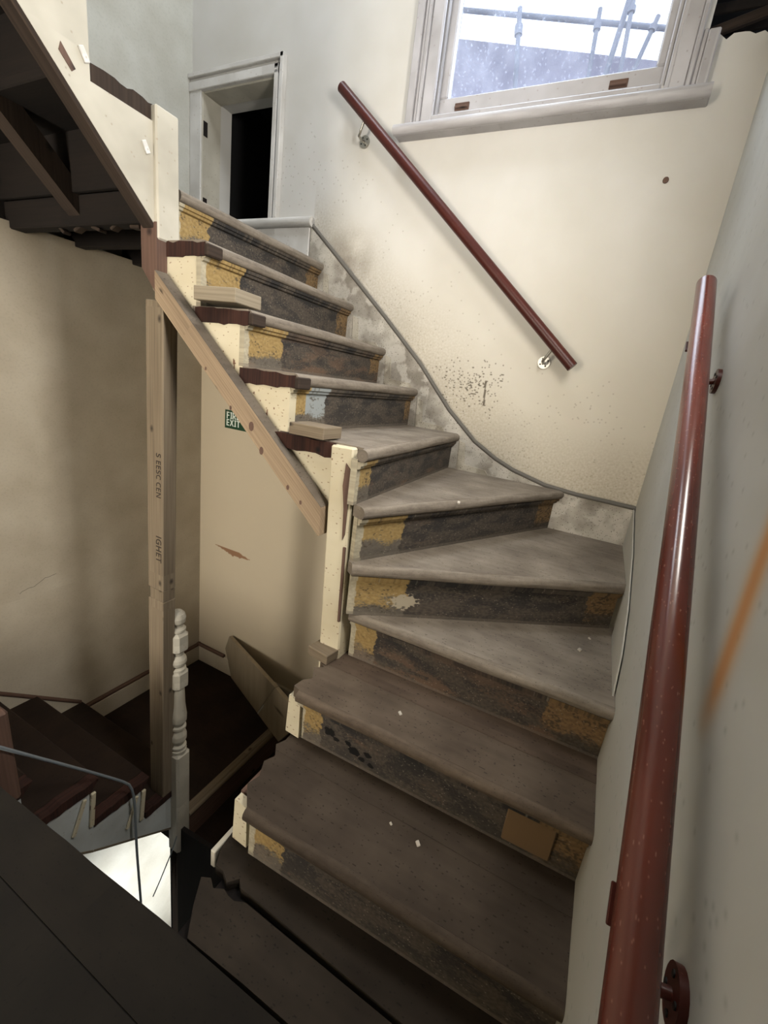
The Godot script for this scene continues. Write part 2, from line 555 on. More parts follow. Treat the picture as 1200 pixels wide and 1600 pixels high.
# ---------------------------------------------------------------- camera, sky, lights
func make_view() -> void:
	var cam := Camera3D.new()
	cam.name = "camera"
	var p := CAM
	cam.transform = Transform3D(Basis(Vector3(p[0], p[3], p[6]), Vector3(p[1], p[4], p[7]), Vector3(p[2], p[5], p[8])), Vector3(p[9], p[10], p[11]))
	cam.keep_aspect = Camera3D.KEEP_HEIGHT
	cam.fov = 98.978
	cam.near = 0.02
	cam.far = 60.0
	add_child(cam)
	cam.make_current()
	var env := Environment.new()
	env.background_mode = Environment.BG_SKY
	var sm := ProceduralSkyMaterial.new()
	sm.sky_top_color = Color(0.86, 0.91, 1.0)
	sm.sky_horizon_color = Color(0.95, 0.97, 1.0)
	sm.ground_bottom_color = Color(0.35, 0.35, 0.35)
	sm.ground_horizon_color = Color(0.8, 0.82, 0.85)
	sm.energy_multiplier = 2.7
	var sky := Sky.new()
	sky.sky_material = sm
	env.sky = sky
	env.ambient_light_source = Environment.AMBIENT_SOURCE_SKY
	env.tonemap_mode = Environment.TONE_MAPPER_LINEAR
	env.tonemap_exposure = 0.92
	env.sdfgi_enabled = true
	env.ssao_enabled = true
	env.ssil_enabled = true
	var we := WorldEnvironment.new()
	we.name = "world"
	we.environment = env
	add_child(we)
	# daylight at the window in view; the other sources are unseen, added for shading
	daylight("window_daylight", Vector3(-0.74, 3.1, -0.02), Vector3(-0.74, 2.3, 1.5), Vector2(0.8, 1.3), Color(0.90, 0.95, 1.0), 2.2)
	daylight("added_skylight", Vector3(-1.45, 4.40, 1.0), Vector3(-1.45, 0.0, 1.0001), Vector2(0.75, 0.65), Color(0.97, 0.985, 1.0), 7.8)  # unseen skylight added for the shading from above
	daylight("added_hall_light", Vector3(-1.75, 1.15, 5.02), Vector3(-1.75, 1.0, 0.0), Vector2(0.84, 1.5), Color(1.0, 0.96, 0.90), 13.0)  # unseen source added behind the camera to light the lower back wall
	daylight("added_side_light", Vector3(-0.01, 2.08, 1.29), Vector3(-2.6, 1.5, 1.0), Vector2(0.28, 0.8), Color(1.0, 0.975, 0.94), 17.0)  # unseen source added beside the stair to light the left wall
	var low := SpotLight3D.new()  # unseen spot added to whiten the wall below the lower string
	low.name = "added_lower_spot"
	low.light_color = Color(0.92, 0.96, 1.0)
	low.light_energy = 60.0
	low.light_size = 0.3
	low.spot_angle = 17.0
	low.spot_range = 12.0
	low.spot_attenuation = 2.0
	low.shadow_enabled = true
	low.look_at_from_position(Vector3(-1.0, -2.5, 3.46), Vector3(-2.6, -2.75, 0.5), Vector3.UP)
	add_child(low)

func daylight(n: String, at: Vector3, to: Vector3, size: Vector2, c: Color, e: float) -> void:
	var l := AreaLight3D.new()
	l.name = n
	l.area_size = size
	l.light_color = c
	l.light_energy = e
	l.area_normalize_energy = false
	l.shadow_enabled = true
	l.area_range = 12.0
	l.look_at_from_position(at, to, Vector3.UP if absf((to - at).normalized().y) < 0.98 else Vector3.FORWARD)
	add_child(l)

const CAM := [0.8841585, -0.2363284, 0.4030045, 0.1265316, 0.9515122, 0.2803826, -0.4497260, -0.1969099, 0.8711906, -0.191566, 1.257841, 2.100524]

func _ready() -> void:
	rng.seed = 21
	make_view()
	make_materials()
	room()
	windows_and_door()
	outside()
	stair_main()
	stair_upper()
	stair_lower()
	loose_things()

# ---------------------------------------------------------------- room shell
func buv(p: Vector3) -> Vector2:
	return Vector2((p.x + 2.9) / 3.1, (3.2 - p.y) / 4.5)

func ruv(p: Vector3) -> Vector2:
	return Vector2(p.z / 3.5, (3.2 - p.y) / 4.5)

func wall_piece(st: SurfaceTool, lo: Vector3, hi: Vector3, uvf: Callable) -> void:
	prism(st, [lo, Vector3(hi.x, lo.y, lo.z), Vector3(hi.x, hi.y, lo.z), Vector3(lo.x, hi.y, lo.z)], Vector3(0, 0, hi.z - lo.z), uvf)

func room() -> void:
	# back wall with its window, doorway and broken plaster
	var wb := shell("wall_back")
	var st := mb()
	var top := 4.5
	for c in [[-2.9, -2.573, -4.2, top], [-2.573, -2.06, -4.2, 2.02], [-2.573, -2.06, 2.65, top], [-2.06, -1.195, -4.2, top], [-1.195, -0.295, -4.2, 2.39], [-1.195, -0.295, 4.0, top]]:
		wall_piece(st, Vector3(c[0], c[2], -0.2), Vector3(c[1], c[3], 0.0), buv)
	# right of the window: ragged lower edge of the hole
	var pts := [Vector3(-0.295, -4.2, -0.2), Vector3(0.2, -4.2, -0.2), Vector3(0.2, 2.50, -0.2)]
	pts.append_array(torn(Vector3(-0.02, 2.49, -0.2), Vector3(-0.20, 2.515, -0.2), 9, 0.012, Vector3.UP))
	pts.append_array([Vector3(-0.20, 3.1, -0.2), Vector3(0.2, 3.1, -0.2), Vector3(0.2, top, -0.2), Vector3(-0.295, top, -0.2)])
	prism(st, pts, Vector3(0, 0, 0.2), buv)
	obj("plaster", st, M.back, wb)
	st = mb()
	slab(st, Vector3(-0.24, 2.40, -0.24), Vector3(0.22, 3.15, -0.2))
	obj("hole_backing", st, M.void, wb)
	for k in 5:
		st = mb()
		var y := 2.53 + k * 0.052
		slab(st, Vector3(-0.205 + rng.randf() * 0.02, y, -0.11 - 0.02 * (k % 2)), Vector3(-0.005, y + 0.03, -0.10 - 0.02 * (k % 2)), 0.002, 0)
		obj("lath", st, M.dark, wb)
	st = mb()
	beam(st, Vector3(-0.2, 2.56, -0.07), Vector3(0.0, 2.60, -0.06), 0.03, 0.02, Vector3.UP, 0.003)
	obj("broken_batten", st, M.lath, wb)
	# right wall
	var wr := shell("wall_right")
	st = mb()
	var r := [[0.0, 1.12, -4.2, top], [1.12, 1.7, -4.2, 1.65], [1.12, 1.7, 2.5, top], [1.7, 3.7, -4.2, top]]
	for c in r:
		prism(st, [Vector3(0, c[2], c[0]), Vector3(0, c[3], c[0]), Vector3(0, c[3], c[1]), Vector3(0, c[2], c[1])], Vector3(0.2, 0, 0), ruv)
	obj("plaster", st, M.right, wr)
	# bulging plaster skirt over the wall side of the lower steps
	st = mb()
	var foot := [Vector3(-0.004, 0.70, 0.02), Vector3(-0.004, 0.885, 0.02), Vector3(-0.004, 0.80, 0.42), Vector3(-0.004, 0.71, 0.70), Vector3(-0.004, 0.63, 0.84), Vector3(-0.004, 0.52, 0.92), Vector3(-0.004, 0.52, 0.55), Vector3(-0.004, 0.70, 0.52)]
	prism(st, foot, Vector3(-0.004, 0, 0), ruv)
	obj("string_face", st, M.right, wr)
	# left wall: the lower storey stands slightly proud
	var wl := shell("wall_left")
	st = mb()
	slab(st, Vector3(-2.9, 1.70, -0.2), Vector3(-2.665, top, 3.7))
	obj("plaster", st, M.wall_cool, wl)
	st = mb()
	slab(st, Vector3(-2.9, -4.2, 0.0), Vector3(-2.575, 1.70, 3.7))
	obj("plaster", st, M.wall_low, wl)
	st = mb()
	var cr := []
	for i in 14:
		cr.append(Vector3(-2.5755, 0.03 + 0.005 * sin(i * 0.9) + 0.002 * sin(i * 2.3) + i * 0.0045, 1.10 - i * 0.013))
	tube(st, cr, 0.0012, 5)
	obj("plaster_crack", st, M.bead, wl)
	var wf := shell("wall_front")
	st = mb()
	for c in [[-2.9, -2.2, -4.2, top], [-2.2, -1.7, -4.2, 0.0], [-2.2, -1.7, 2.05, top], [-1.7, -1.3, -4.2, -3.2], [-1.7, -1.3, -1.8, 0.0], [-1.7, -1.3, 2.05, top], [-1.3, -0.7, -4.2, -3.2], [-1.3, -0.7, -1.8, top], [-0.7, 0.2, -4.2, top]]:
		slab(st, Vector3(c[0], c[2], 3.5), Vector3(c[1], c[3], 3.7))
	# unseen passage added to keep the hall light off the right wall
	slab(st, Vector3(-2.4, 0.0, 3.7), Vector3(-2.2, 2.05, 5.1))
	slab(st, Vector3(-1.3, 0.0, 3.7), Vector3(-1.1, 2.05, 5.1))
	slab(st, Vector3(-2.4, 2.05, 3.7), Vector3(-1.1, 2.25, 5.1))
	slab(st, Vector3(-2.4, -0.2, 3.5), Vector3(-1.1, -0.01, 5.1))
	obj("plaster", st, M.wall, wf)
	var ce := shell("ceiling")
	st = mb()
	for c in [[-2.9, -2.05, -0.2, 3.7], [-0.85, 0.2, -0.2, 3.7], [-2.05, -0.85, -0.2, 0.5], [-2.05, -0.85, 1.5, 3.7]]:
		slab(st, Vector3(c[0], 4.5, c[2]), Vector3(c[1], 4.7, c[3]))
	obj("plaster", st, M.ceiling, ce)
	# landing of the floor above, over the camera
	st = mb()
	slab(st, Vector3(-2.665, 2.52, 1.72), Vector3(0.0, 2.72, 3.5))
	obj("soffit", st, M.ceiling, ce)
	# carcass of the flight overhead along the right wall
	st = mb()
	prism(st, [Vector3(-0.84, 2.52, 1.72), Vector3(-0.84, 2.72, 1.72), Vector3(-0.84, 2.72, 1.46), Vector3(-0.84, 3.16, 0.95), Vector3(-0.84, 3.16, 0.0), Vector3(-0.84, 3.02, 0.0), Vector3(-0.84, 3.02, 0.98), Vector3(-0.84, 2.52, 1.40)], Vector3(0.84, 0, 0))
	obj("stair_soffit", st, M.wall, ce)
	# the landing the camera stands on: boards running across, worn along the edge
	var fl := shell("floor")
	st = mb()
	slab(st, Vector3(-2.575, -0.22, 1.70), Vector3(0.0, -0.03, 3.5))
	obj("joist_deck", st, M.dark, fl)
	var z := 1.625
	for k in 13:
		st = mb()
		var z1 := z + 0.142
		var lo := -1.64 if k < 1 else -2.575
		if k == 0:
			var p := [Vector3(0.0, -0.03, z), Vector3(0.0, -0.03, z1), Vector3(lo, -0.03, z1)]
			p.append_array(torn(Vector3(lo, -0.03, z + 0.03), Vector3(-0.78, -0.03, z + 0.005), 14, 0.0012, Vector3(0, 0, 1)))
			prism(st, p, Vector3(0, 0.03, 0))
		else:
			slab(st, Vector3(lo, -0.03, z), Vector3(0.0, rng.randf_range(-0.0015, 0.0), z1 - 0.004), 0.003, 0)
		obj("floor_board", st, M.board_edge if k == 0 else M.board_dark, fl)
		z += 0.142
	# the lighter boards at the foot of the stair
	st = mb()
	var q := [Vector3(0.0, -0.03, 1.40), Vector3(0.0, -0.03, 1.512)]
	q.append_array(torn(Vector3(-0.70, -0.03, 1.488), Vector3(-0.825, -0.03, 1.482), 5, 0.012, Vector3(0, 0, 1)))
	q.append_array([Vector3(-0.848, -0.03, 1.44), Vector3(-0.858, -0.03, 1.35), Vector3(0.0, -0.03, 1.35)])
	prism(st, q, Vector3(0, 0.03, 0))
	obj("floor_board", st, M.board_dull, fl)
	st = mb()
	q = [Vector3(0.0, -0.03, 1.518), Vector3(0.0, -0.03, 1.618), Vector3(-0.60, -0.03, 1.62), Vector3(-0.76, -0.03, 1.625), Vector3(-0.80, -0.03, 1.575)]
	q.append_array(torn(Vector3(-0.835, -0.03, 1.52), Vector3(-0.70, -0.03, 1.505), 6, 0.010, Vector3(0, 0, 1)))
	prism(st, q, Vector3(0, 0.028, 0))
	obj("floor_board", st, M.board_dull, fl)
	st = mb()
	slab(st, Vector3(-0.80, -0.20, 1.36), Vector3(0.0, -0.032, 1.70))
	obj("joist_deck", st, M.dark, fl)
	st = mb()
	slab(st, Vector3(-1.64, -0.26, 1.665), Vector3(-0.80, -0.03, 1.71), 0.003, 0)
	obj("trimmer", st, M.brown, fl)
	# white flaking edge of the foot board
	st = mb()
	slab(st, Vector3(-0.868, -0.06, 1.345), Vector3(-0.852, -0.004, 1.46), 0.002, 2)
	obj("painted_edge", st, M.cream_pale, fl)
	# ground of the stairwell
	var fb := shell("floor")
	st = mb()
	slab(st, Vector3(-2.9, -4.3, -0.2), Vector3(0.2, -4.2, 3.7))
	obj("screed", st, M.wall_low, fb)
	# skirtings
	var b := shell("baseboard_back")
	st = mb()
	slab(st, Vector3(-2.66, 1.80, 0.0), Vector3(-1.78, 1.985, 0.028), 0.003, 0)
	obj("skirting_board", st, M.white, b)
	st = mb()
	tube(st, [Vector3(-2.66, 1.995, 0.03), Vector3(-1.765, 1.995, 0.03)], 0.024, 14)
	slab(st, Vector3(-2.66, 1.975, 0.0), Vector3(-1.765, 2.019, 0.034), 0.003, 0)
	obj("cap_moulding", st, M.white, b)
	b = shell("baseboard_left")
	st = mb()
	slab(st, Vector3(-2.575, -0.96, 0.0), Vector3(-2.553, -0.835, 0.87), 0.003, 2)
	obj("skirting_board", st, M.wall_low, b)
	st = mb()
	tube(st, [Vector3(-2.565, -0.828, 0.0), Vector3(-2.565, -0.822, 0.87)], 0.014, 10)
	obj("cap_moulding", st, M.brown, b)
	b = shell("baseboard_back")
	st = mb()
	slab(st, Vector3(-2.575, -0.97, 0.0), Vector3(-1.62, -0.835, 0.02), 0.003, 0)
	obj("skirting_board", st, M.wall_low, b)
	st = mb()
	tube(st, [Vector3(-2.575, -0.826, 0.012), Vector3(-2.30, -0.826, 0.012)], 0.014, 10)
	obj("cap_moulding", st, M.brown, b)

func windows_and_door() -> void:
	var w := shell("window_1")
	var st := mb()
	# reveal linings
	slab(st, Vector3(-1.215, 2.36, -0.2), Vector3(-1.195, 4.0, 0.0), 0.003)
	obj("lining", st, M.frame, w)
	st = mb()
	slab(st, Vector3(-0.295, 2.36, -0.2), Vector3(-0.275, 4.0, 0.0), 0.003)
	obj("lining", st, M.frame, w)
	st = mb()
	slab(st, Vector3(-1.2, 3.98, -0.2), Vector3(-0.29, 4.0, 0.0), 0.003, 0)
	obj("lining", st, M.frame, w)
	# staff beads
	for x in [-1.187, -0.303]:
		st = mb()
		slab(st, Vector3(x - 0.009, 2.39, -0.045), Vector3(x + 0.009, 3.98, -0.02), 0.004)
		obj("staff_bead", st, M.frame, w)
	# moulded architraves; the right one is broken off beside the hole
	for s in [[-1.30, 1.0, 3.98], [-0.165, -1.0, 3.98]]:
		st = mb()
		var x: float = s[0]
		var d: float = s[1]
		for p in [[0.0, 0.034, 0.036], [0.034, 0.050, 0.022], [0.050, 0.066, 0.030], [0.066, 0.118, 0.018]]:
			var a: float = x + d * p[0]
			var c: float = x + d * p[1]
			var hi := 4.1
			if d < 0 and p[0] < 0.045:
				hi = 2.515 + p[0] * 0.3
			slab(st, Vector3(minf(a, c), 2.35, 0.0), Vector3(maxf(a, c), hi, p[2]), 0.004)
		obj("architrave", st, M.frame, w)
	st = mb()
	slab(st, Vector3(-0.295, 2.35, 0.0), Vector3(-0.278, 4.0, 0.014), 0.003)
	obj("architrave_bead", st, M.frame, w)
	st = mb()
	slab(st, Vector3(-1.20, 2.35, 0.0), Vector3(-1.18, 4.0, 0.014), 0.003)
	obj("architrave_bead", st, M.frame, w)
	# stool with rounded nose
	st = mb()
	slab(st, Vector3(-1.335, 2.310, -0.02), Vector3(-0.145, 2.350, 0.055), 0.004, 0)
	tube(st, [Vector3(-1.335, 2.330, 0.055), Vector3(-0.145, 2.330, 0.055)], 0.020, 12)
	obj("window_stool", st, M.frame, w)
	st = mb()
	slab(st, Vector3(-1.183, 2.35, -0.03), Vector3(-0.305, 2.392, 0.016), 0.005, 0)
	obj("bottom_bead", st, M.frame, w)
	# sash
	var sa := Node3D.new()
	sa.name = "sash"
	w.add_child(sa)
	st = mb()
	slab(st, Vector3(-1.19, 2.385, -0.085), Vector3(-0.30, 2.478, -0.045), 0.005, 0)
	obj("bottom_rail", st, M.frame, sa)
	for x in [[-1.19, -1.145], [-0.341, -0.30]]:
		st = mb()
		slab(st, Vector3(x[0], 2.478, -0.085), Vector3(x[1], 3.98, -0.045), 0.006)
		obj("stile", st, M.frame, sa)
	st = mb()
	slab(st, Vector3(-1.15, 2.47, -0.068), Vector3(-0.335, 3.98, -0.064))
	var gm := st
	obj("pane", gm, M.glass, sa)
	for x in [-1.07, -0.455]:
		st = mb()
		slab(st, Vector3(x - 0.032, 2.425, -0.047), Vector3(x + 0.032, 2.452, -0.040), 0.002, 0)
		slab(st, Vector3(x - 0.028, 2.428, -0.041), Vector3(x + 0.028, 2.434, -0.026), 0.002, 0)
		obj("sash_lift", st, M.brown, sa)
	# cupboard doorway
	var d := shell("door_1")
	st = mb()
	for p in [[0.0, 0.022, 0.034], [0.022, 0.036, 0.020], [0.036, 0.062, 0.026]]:
		slab(st, Vector3(-2.003 - p[1], 2.02, 0.0), Vector3(-2.003 - p[0], 2.73 - p[0], p[2]), 0.003)
	obj("architrave", st, M.white, d)
	st = mb()
	for p in [[0.0, 0.022, 0.034], [0.022, 0.036, 0.020], [0.036, 0.078, 0.026]]:
		slab(st, Vector3(-2.665, 2.73 - p[1], 0.0), Vector3(-2.003 - p[0], 2.73 - p[0], p[2]), 0.003, 0)
	obj("architrave_head", st, M.white, d)
	st = mb()
	slab(st, Vector3(-2.664, 1.99, 0.0), Vector3(-2.578, 2.655, 0.020), 0.003)
	obj("architrave", st, M.white, d)
	st = mb()
	slab(st, Vector3(-2.592, 2.02, -0.12), Vector3(-2.572, 2.65, 0.012), 0.003)
	obj("jamb", st, M.cream_pale, d)
	st = mb()
	slab(st, Vector3(-2.075, 2.02, -0.12), Vector3(-2.055, 2.65, 0.004), 0.003)
	obj("jamb", st, M.cream_pale, d)
	st = mb()
	slab(st, Vector3(-2.58, 2.645, -0.12), Vector3(-2.055, 2.665, 0.004), 0.003, 0)
	obj("head_lining", st, M.cream_pale, d)
	for y in [2.08, 2.45]:
		st = mb()
		slab(st, Vector3(-2.574, y, -0.022), Vector3(-2.569, y + 0.07, 0.006), 0.001)
		obj("hinge_recess", st, M.dark, d)
	# dark cupboard behind it
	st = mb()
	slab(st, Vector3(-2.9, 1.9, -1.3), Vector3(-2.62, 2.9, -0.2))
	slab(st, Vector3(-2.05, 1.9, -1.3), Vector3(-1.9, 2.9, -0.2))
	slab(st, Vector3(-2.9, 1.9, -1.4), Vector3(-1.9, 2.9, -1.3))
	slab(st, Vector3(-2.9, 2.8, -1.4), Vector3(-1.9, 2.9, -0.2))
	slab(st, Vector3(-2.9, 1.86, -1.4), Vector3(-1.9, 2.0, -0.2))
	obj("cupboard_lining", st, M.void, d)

func outside() -> void:
	var t := thing("boarded_roof", "long weathered boarded roof of the neighbouring building seen through the window", "roof", Vector3(-1.5, 0.0, -4.2))
	for k in 11:
		var st := mb()
		var y0 := 5.10 - (k + 1) * 0.26
		var z := -4.2 + 0.05 * k
		prism(st, [Vector3(-5.0, y0 + 0.85, z), Vector3(2.0, y0 - 0.83, z), Vector3(2.0, y0 - 0.57, z - 0.03), Vector3(-5.0, y0 + 1.11, z - 0.03)], Vector3(0, 0, -0.06))
		obj("roof_board", st, M.roof_board, t)
	var poles := [
		[Vector3(-3.2, 5.66, -4.0), Vector3(0.6, 4.74, -4.0), "level scaffold pole running across above the boarded roof", 0.026],
		[Vector3(-2.14, 5.42, -3.92), Vector3(-1.96, 4.1, -3.92), "upright scaffold pole left of centre in the window view", 0.026],
		[Vector3(-1.275, 5.26, -3.92), Vector3(-1.24, 4.3, -3.92), "short upright scaffold pole between the crossed braces and the left upright", 0.022],
		[Vector3(-0.96, 5.7, -3.92), Vector3(-1.10, 4.5, -3.92), "tallest scaffold pole at the crossed braces", 0.028],
		[Vector3(-0.96, 5.24, -3.84), Vector3(-0.93, 4.6, -3.84), "thin scaffold brace leaning against the tallest pole", 0.022],
		[Vector3(-0.70, 5.1, -3.92), Vector3(-0.86, 4.5, -3.92), "rightmost slanting scaffold brace nearest the window's right stile", 0.022]]
	for p in poles:
		var st := mb()
		var a: Vector3 = p[0]
		var b: Vector3 = p[1]
		tube(st, [a, b], p[3], 10)
		if absf(a.x - b.x) < 1.0:
			tube(st, [a.lerp(b, 0.12), a.lerp(b, 0.19)], p[3] * 1.7, 10)
		var o := obj("scaffold_pole", st, M.steel, self)
		tag(o, p[2], "scaffold pole", "scaffolding outside the window")
	var st := mb()
	prism(st, [Vector3(-4.2, 5.72, -3.55), Vector3(-2.9, 5.56, -3.55), Vector3(-2.2, 5.78, -3.55), Vector3(-1.6, 6.1, -3.55), Vector3(-1.6, 6.3, -3.55), Vector3(-4.2, 6.1, -3.55)], Vector3(0, 0, -0.2))
	var e := obj("eaves", st, M.white, self)
	tag(e, "pale overhanging eaves at the top left of the window view", "eaves")

# ---------------------------------------------------------------- stairs
# one step: tread slab with rounded nose along a-b (left to right seen from below), cove under it
func step_tread(root: Node3D, y: float, a: Vector2, b: Vector2, rest: Array, m: Material, rm: Material, cove := true, thick := 0.038) -> MeshInstance3D:
	var st := mb()
	var r := thick * 0.5
	var d := (b - a).normalized()
	var back := Vector2(d.y, -d.x)
	var a2 := a + back * r
	var b2 := b + back * r
	var pts := [Vector3(a2.x, y - thick, a2.y), Vector3(b2.x, y - thick, b2.y)]
	for p: Vector2 in rest:
		pts.append(Vector3(p.x, y - thick, p.y))
	prism(st, pts, Vector3(0, thick, 0))
	# nose, slightly uneven from wear
	var path := []
	for i in 13:
		var t := i / 12.0
		path.append(Vector3(lerpf(a2.x, b2.x, t), y - r - 0.0012 * sin(t * 9.0 + y * 40.0) * sin(PI * t), lerpf(a2.y, b2.y, t)))
	tube(st, path, r, 12)
	var o := obj("tread", st, m, root)
	if cove:
		st = mb()
		var l := (b - a).length()
		var f := func(p: Vector3) -> Vector2:
			return Vector2(clampf((Vector2(p.x, p.z) - a).dot(d) / l, 0.002, 0.998), 0.10)
		var c := []
		for q in [[0.012, 0.0], [0.014, 0.010], [0.020, 0.012], [0.022, 0.020], [0.034, 0.024], [0.034, 0.0]]:
			var h: Vector2 = a + back * q[0] + d * 0.002
			c.append(Vector3(h.x, y - thick - q[1], h.y))
		var e := d * (l - 0.004)
		prism(st, c, Vector3(e.x, 0, e.y), f)
		obj("cove_moulding", st, rm, o)
	return o

func step_riser(root: Node3D, y0: float, y1: float, a: Vector2, b: Vector2, rm: Material, inset := 0.032) -> MeshInstance3D:
	var st := mb()
	var d := (b - a).normalized()
	var back := Vector2(d.y, -d.x)
	var p := a + back * inset
	var l := (b - a).length()
	var e := d * l
	var f := func(q: Vector3) -> Vector2:
		return Vector2(clampf((Vector2(q.x, q.z) - p).dot(d) / l, 0.002, 0.998), clampf((y1 - q.y) / (y1 - y0), 0.004, 0.996))
	prism(st, [Vector3(p.x, y0, p.y), Vector3(p.x + e.x, y0, p.y + e.y), Vector3(p.x + e.x, y1, p.y + e.y), Vector3(p.x, y1, p.y)], Vector3(back.x, 0, back.y) * 0.02, f)
	return obj("riser", st, rm, root)

const X7 := -1.055
const XS := [-1.055, -1.255, -1.462, -1.672]
const YS := [1.252, 1.425, 1.622, 1.808]
const ZS := 0.968

func stair_main() -> void:
	var s := thing("staircase", "worn winding wooden staircase climbing round the short newel with ochre-ended risers", "staircase", Vector3(-0.8, 0.0, 0.9))
	var rm := []
	for k in 11:
		rm.append(riser_mat(k, [0, 0.14, 0.10, 0.12, 0.20, 0.17, 0.10, 0.21, 0.20, 0.19, 0.17][k], [0, 0.0, 0.14, 0.20, 0.12, 0.13, 0.0, 0.07, 0.10, 0.11, 0.12][k], [0, 0.25, 0.3, 0.55, 0.2, 0.22, 0.35, 0.22, 0.50, 0.25, 0.2][k], k == 7))
	var V := func(x: float, z: float) -> Vector2:
		return Vector2(x, z)
	var n := {
		1: [Vector2(-0.775, 1.448), Vector2(0.0, 1.424)],
		2: [Vector2(-0.812, 1.206), Vector2(0.0, 1.190)],
		3: [Vector2(-0.785, 0.985), Vector2(0.0, 0.973)],
		4: [Vector2(-0.768, 1.027), Vector2(0.0, 0.520)],
		5: [Vector2(-0.757, 1.010), Vector2(-0.285, 0.022)],
		6: [Vector2(-0.770, 1.005), Vector2(-0.805, 0.022)],
		7: [Vector2(X7 - 0.004, ZS), Vector2(X7, 0.022)],
		8: [Vector2(XS[1], ZS), Vector2(XS[1] - 0.004, 0.022)],
		9: [Vector2(XS[2] + 0.01, ZS), Vector2(XS[2] - 0.01, 0.022)],
		10: [Vector2(XS[3] - 0.01, 0.88), Vector2(XS[3] - 0.004, 0.022)]}
	var y := [0.0, 0.18, 0.36, 0.54, 0.72, 0.90, 1.07, YS[0], YS[1], YS[2], YS[3]]
	# outlines behind each nose, going back along the right end, then to the left end
	var rest := {
		1: [Vector2(0, 1.14), Vector2(-0.842, 1.15)] + [Vector2(-0.83, 1.20), Vector2(-0.846, 1.235), Vector2(-0.82, 1.27), Vector2(-0.835, 1.30), Vector2(-0.812, 1.345), Vector2(-0.822, 1.38)],
		2: [Vector2(0, 0.92), Vector2(-0.845, 0.92)] + [Vector2(-0.845, 1.03), Vector2(-0.815, 1.055), Vector2(-0.84, 1.075), Vector2(-0.812, 1.12), Vector2(-0.832, 1.145), Vector2(-0.836, 1.18)],
		3: [Vector2(0, 0.47), Vector2(-0.70, 0.93), Vector2(-0.79, 0.955)],
		4: [Vector2(0, 0.0), Vector2(-0.35, 0.0), Vector2(-0.81, 0.98), Vector2(-0.80, 0.995)],
		5: [Vector2(-0.285, 0.0), Vector2(-0.85, 0.0), Vector2(-0.81, 0.985)],
		6: [Vector2(-0.805, 0.0), Vector2(-1.12, 0.0), Vector2(-1.12, ZS + 0.0), Vector2(-0.96, ZS + 0.004), Vector2(-0.80, ZS + 0.01)],
		7: [Vector2(XS[0], 0.0), Vector2(XS[1] - 0.06, 0.0), Vector2(XS[1] - 0.06, ZS)],
		8: [Vector2(XS[1], 0.0), Vector2(XS[2] - 0.06, 0.0), Vector2(XS[2] - 0.06, ZS)],
		9: [Vector2(XS[2], 0.0), Vector2(XS[3] - 0.06, 0.0), Vector2(XS[3] - 0.04, ZS)],
		10: [Vector2(XS[3], 0.0), Vector2(-1.80, 0.0), Vector2(-1.80, 0.88)]}
	for k in range(1, 11):
		var m: Material = M.tread_shade_deep if k == 1 else (M.tread_shade if k == 2 else M.tread)
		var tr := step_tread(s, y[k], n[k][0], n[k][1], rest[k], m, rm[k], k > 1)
		var ra: Vector2 = n[k][0]
		var rb: Vector2 = n[k][1]
		step_riser(s, y[k - 1], y[k] - 0.03, ra, rb, rm[k])
		if k < 3:
			var sb := mb()
			var zb: float = [0.0, 1.245, 1.03][k]
			var bp := [Vector3(-0.835, y[k] - 0.03, zb - 0.10), Vector3(0.0, y[k] - 0.03, zb - 0.10)]
			bp.append_array(torn(Vector3(0.0, y[k] - 0.03, zb), Vector3(-0.83, y[k] - 0.03, zb + 0.008), 14, 0.002, Vector3(0, 0, 1)))
			prism(sb, bp, Vector3(0, 0.0315, 0))
			obj("back_board", sb, M.tread_brown if k == 2 else M.tread_shade_deep, tr)
		if k == 2:
			var sb := mb()
			bevel_box(sb, Transform3D(Basis(Vector3(0, 1, 0), 0.03), Vector3(-0.125, 0.262, 1.166)), Vector3(0.115, 0.105, 0.016), 0.003)
			obj("patch_block", sb, M.ochre, s)
		if k >= 7 and k < 10:
			# torn end where the return nosing has gone
			var st := mb()
			var xa: float = n[k][0].x - 0.012
			var xb: float = XS[k - 6] - 0.045
			var lo := torn(Vector3(xb, y[k] - 0.052, 0.94), Vector3(xa, y[k] - 0.046, 0.94), 9, 0.004, Vector3.UP)
			var hi := torn(Vector3(xa, y[k] - 0.006, 0.94), Vector3(xb, y[k] - 0.004, 0.94), 9, 0.004, Vector3.UP)
			lo.append_array(hi)
			prism(st, lo, Vector3(0, 0, 0.031))
			obj("torn_end", st, M.raw_red, tr)
			st = mb()
			slab(st, Vector3(xa - 0.004, y[k] - 0.046, ZS - 0.06), Vector3(xa + 0.016, y[k] - 0.010, ZS + 0.004), 0.004, 2)
			obj("split_nosing", st, M.lath, tr)
		if k == 6:
			var st := mb()
			prism(st, torn(Vector3(-1.13, y[k] - 0.05, 0.95), Vector3(-0.90, y[k] - 0.046, 0.95), 7, 0.004, Vector3.UP) + torn(Vector3(-0.90, y[k] - 0.003, 0.95), Vector3(-1.13, y[k] - 0.004, 0.95), 7, 0.003, Vector3.UP), Vector3(0, 0, 0.04))
			obj("torn_end", st, M.raw_red, tr)
	# cream bracket ends of the lowest risers, left standing
	for e in [[0.0, 0.145, -0.838, 1.388, 1.412], [0.18, 0.32, -0.852, 1.135, 1.185]]:
		var st := mb()
		prism(st, [Vector3(e[2], e[0] + 0.01, e[4]), Vector3(e[2] + 0.05, e[0] + 0.006, e[4]), Vector3(e[2] + 0.046, e[1], e[4]), Vector3(e[2] + 0.004, e[1] + 0.004, e[4])], Vector3(0, 0, e[3] - e[4]))
		obj("bracket", st, M.cream, s)
	# outer string of the lower steps
	var st := mb()
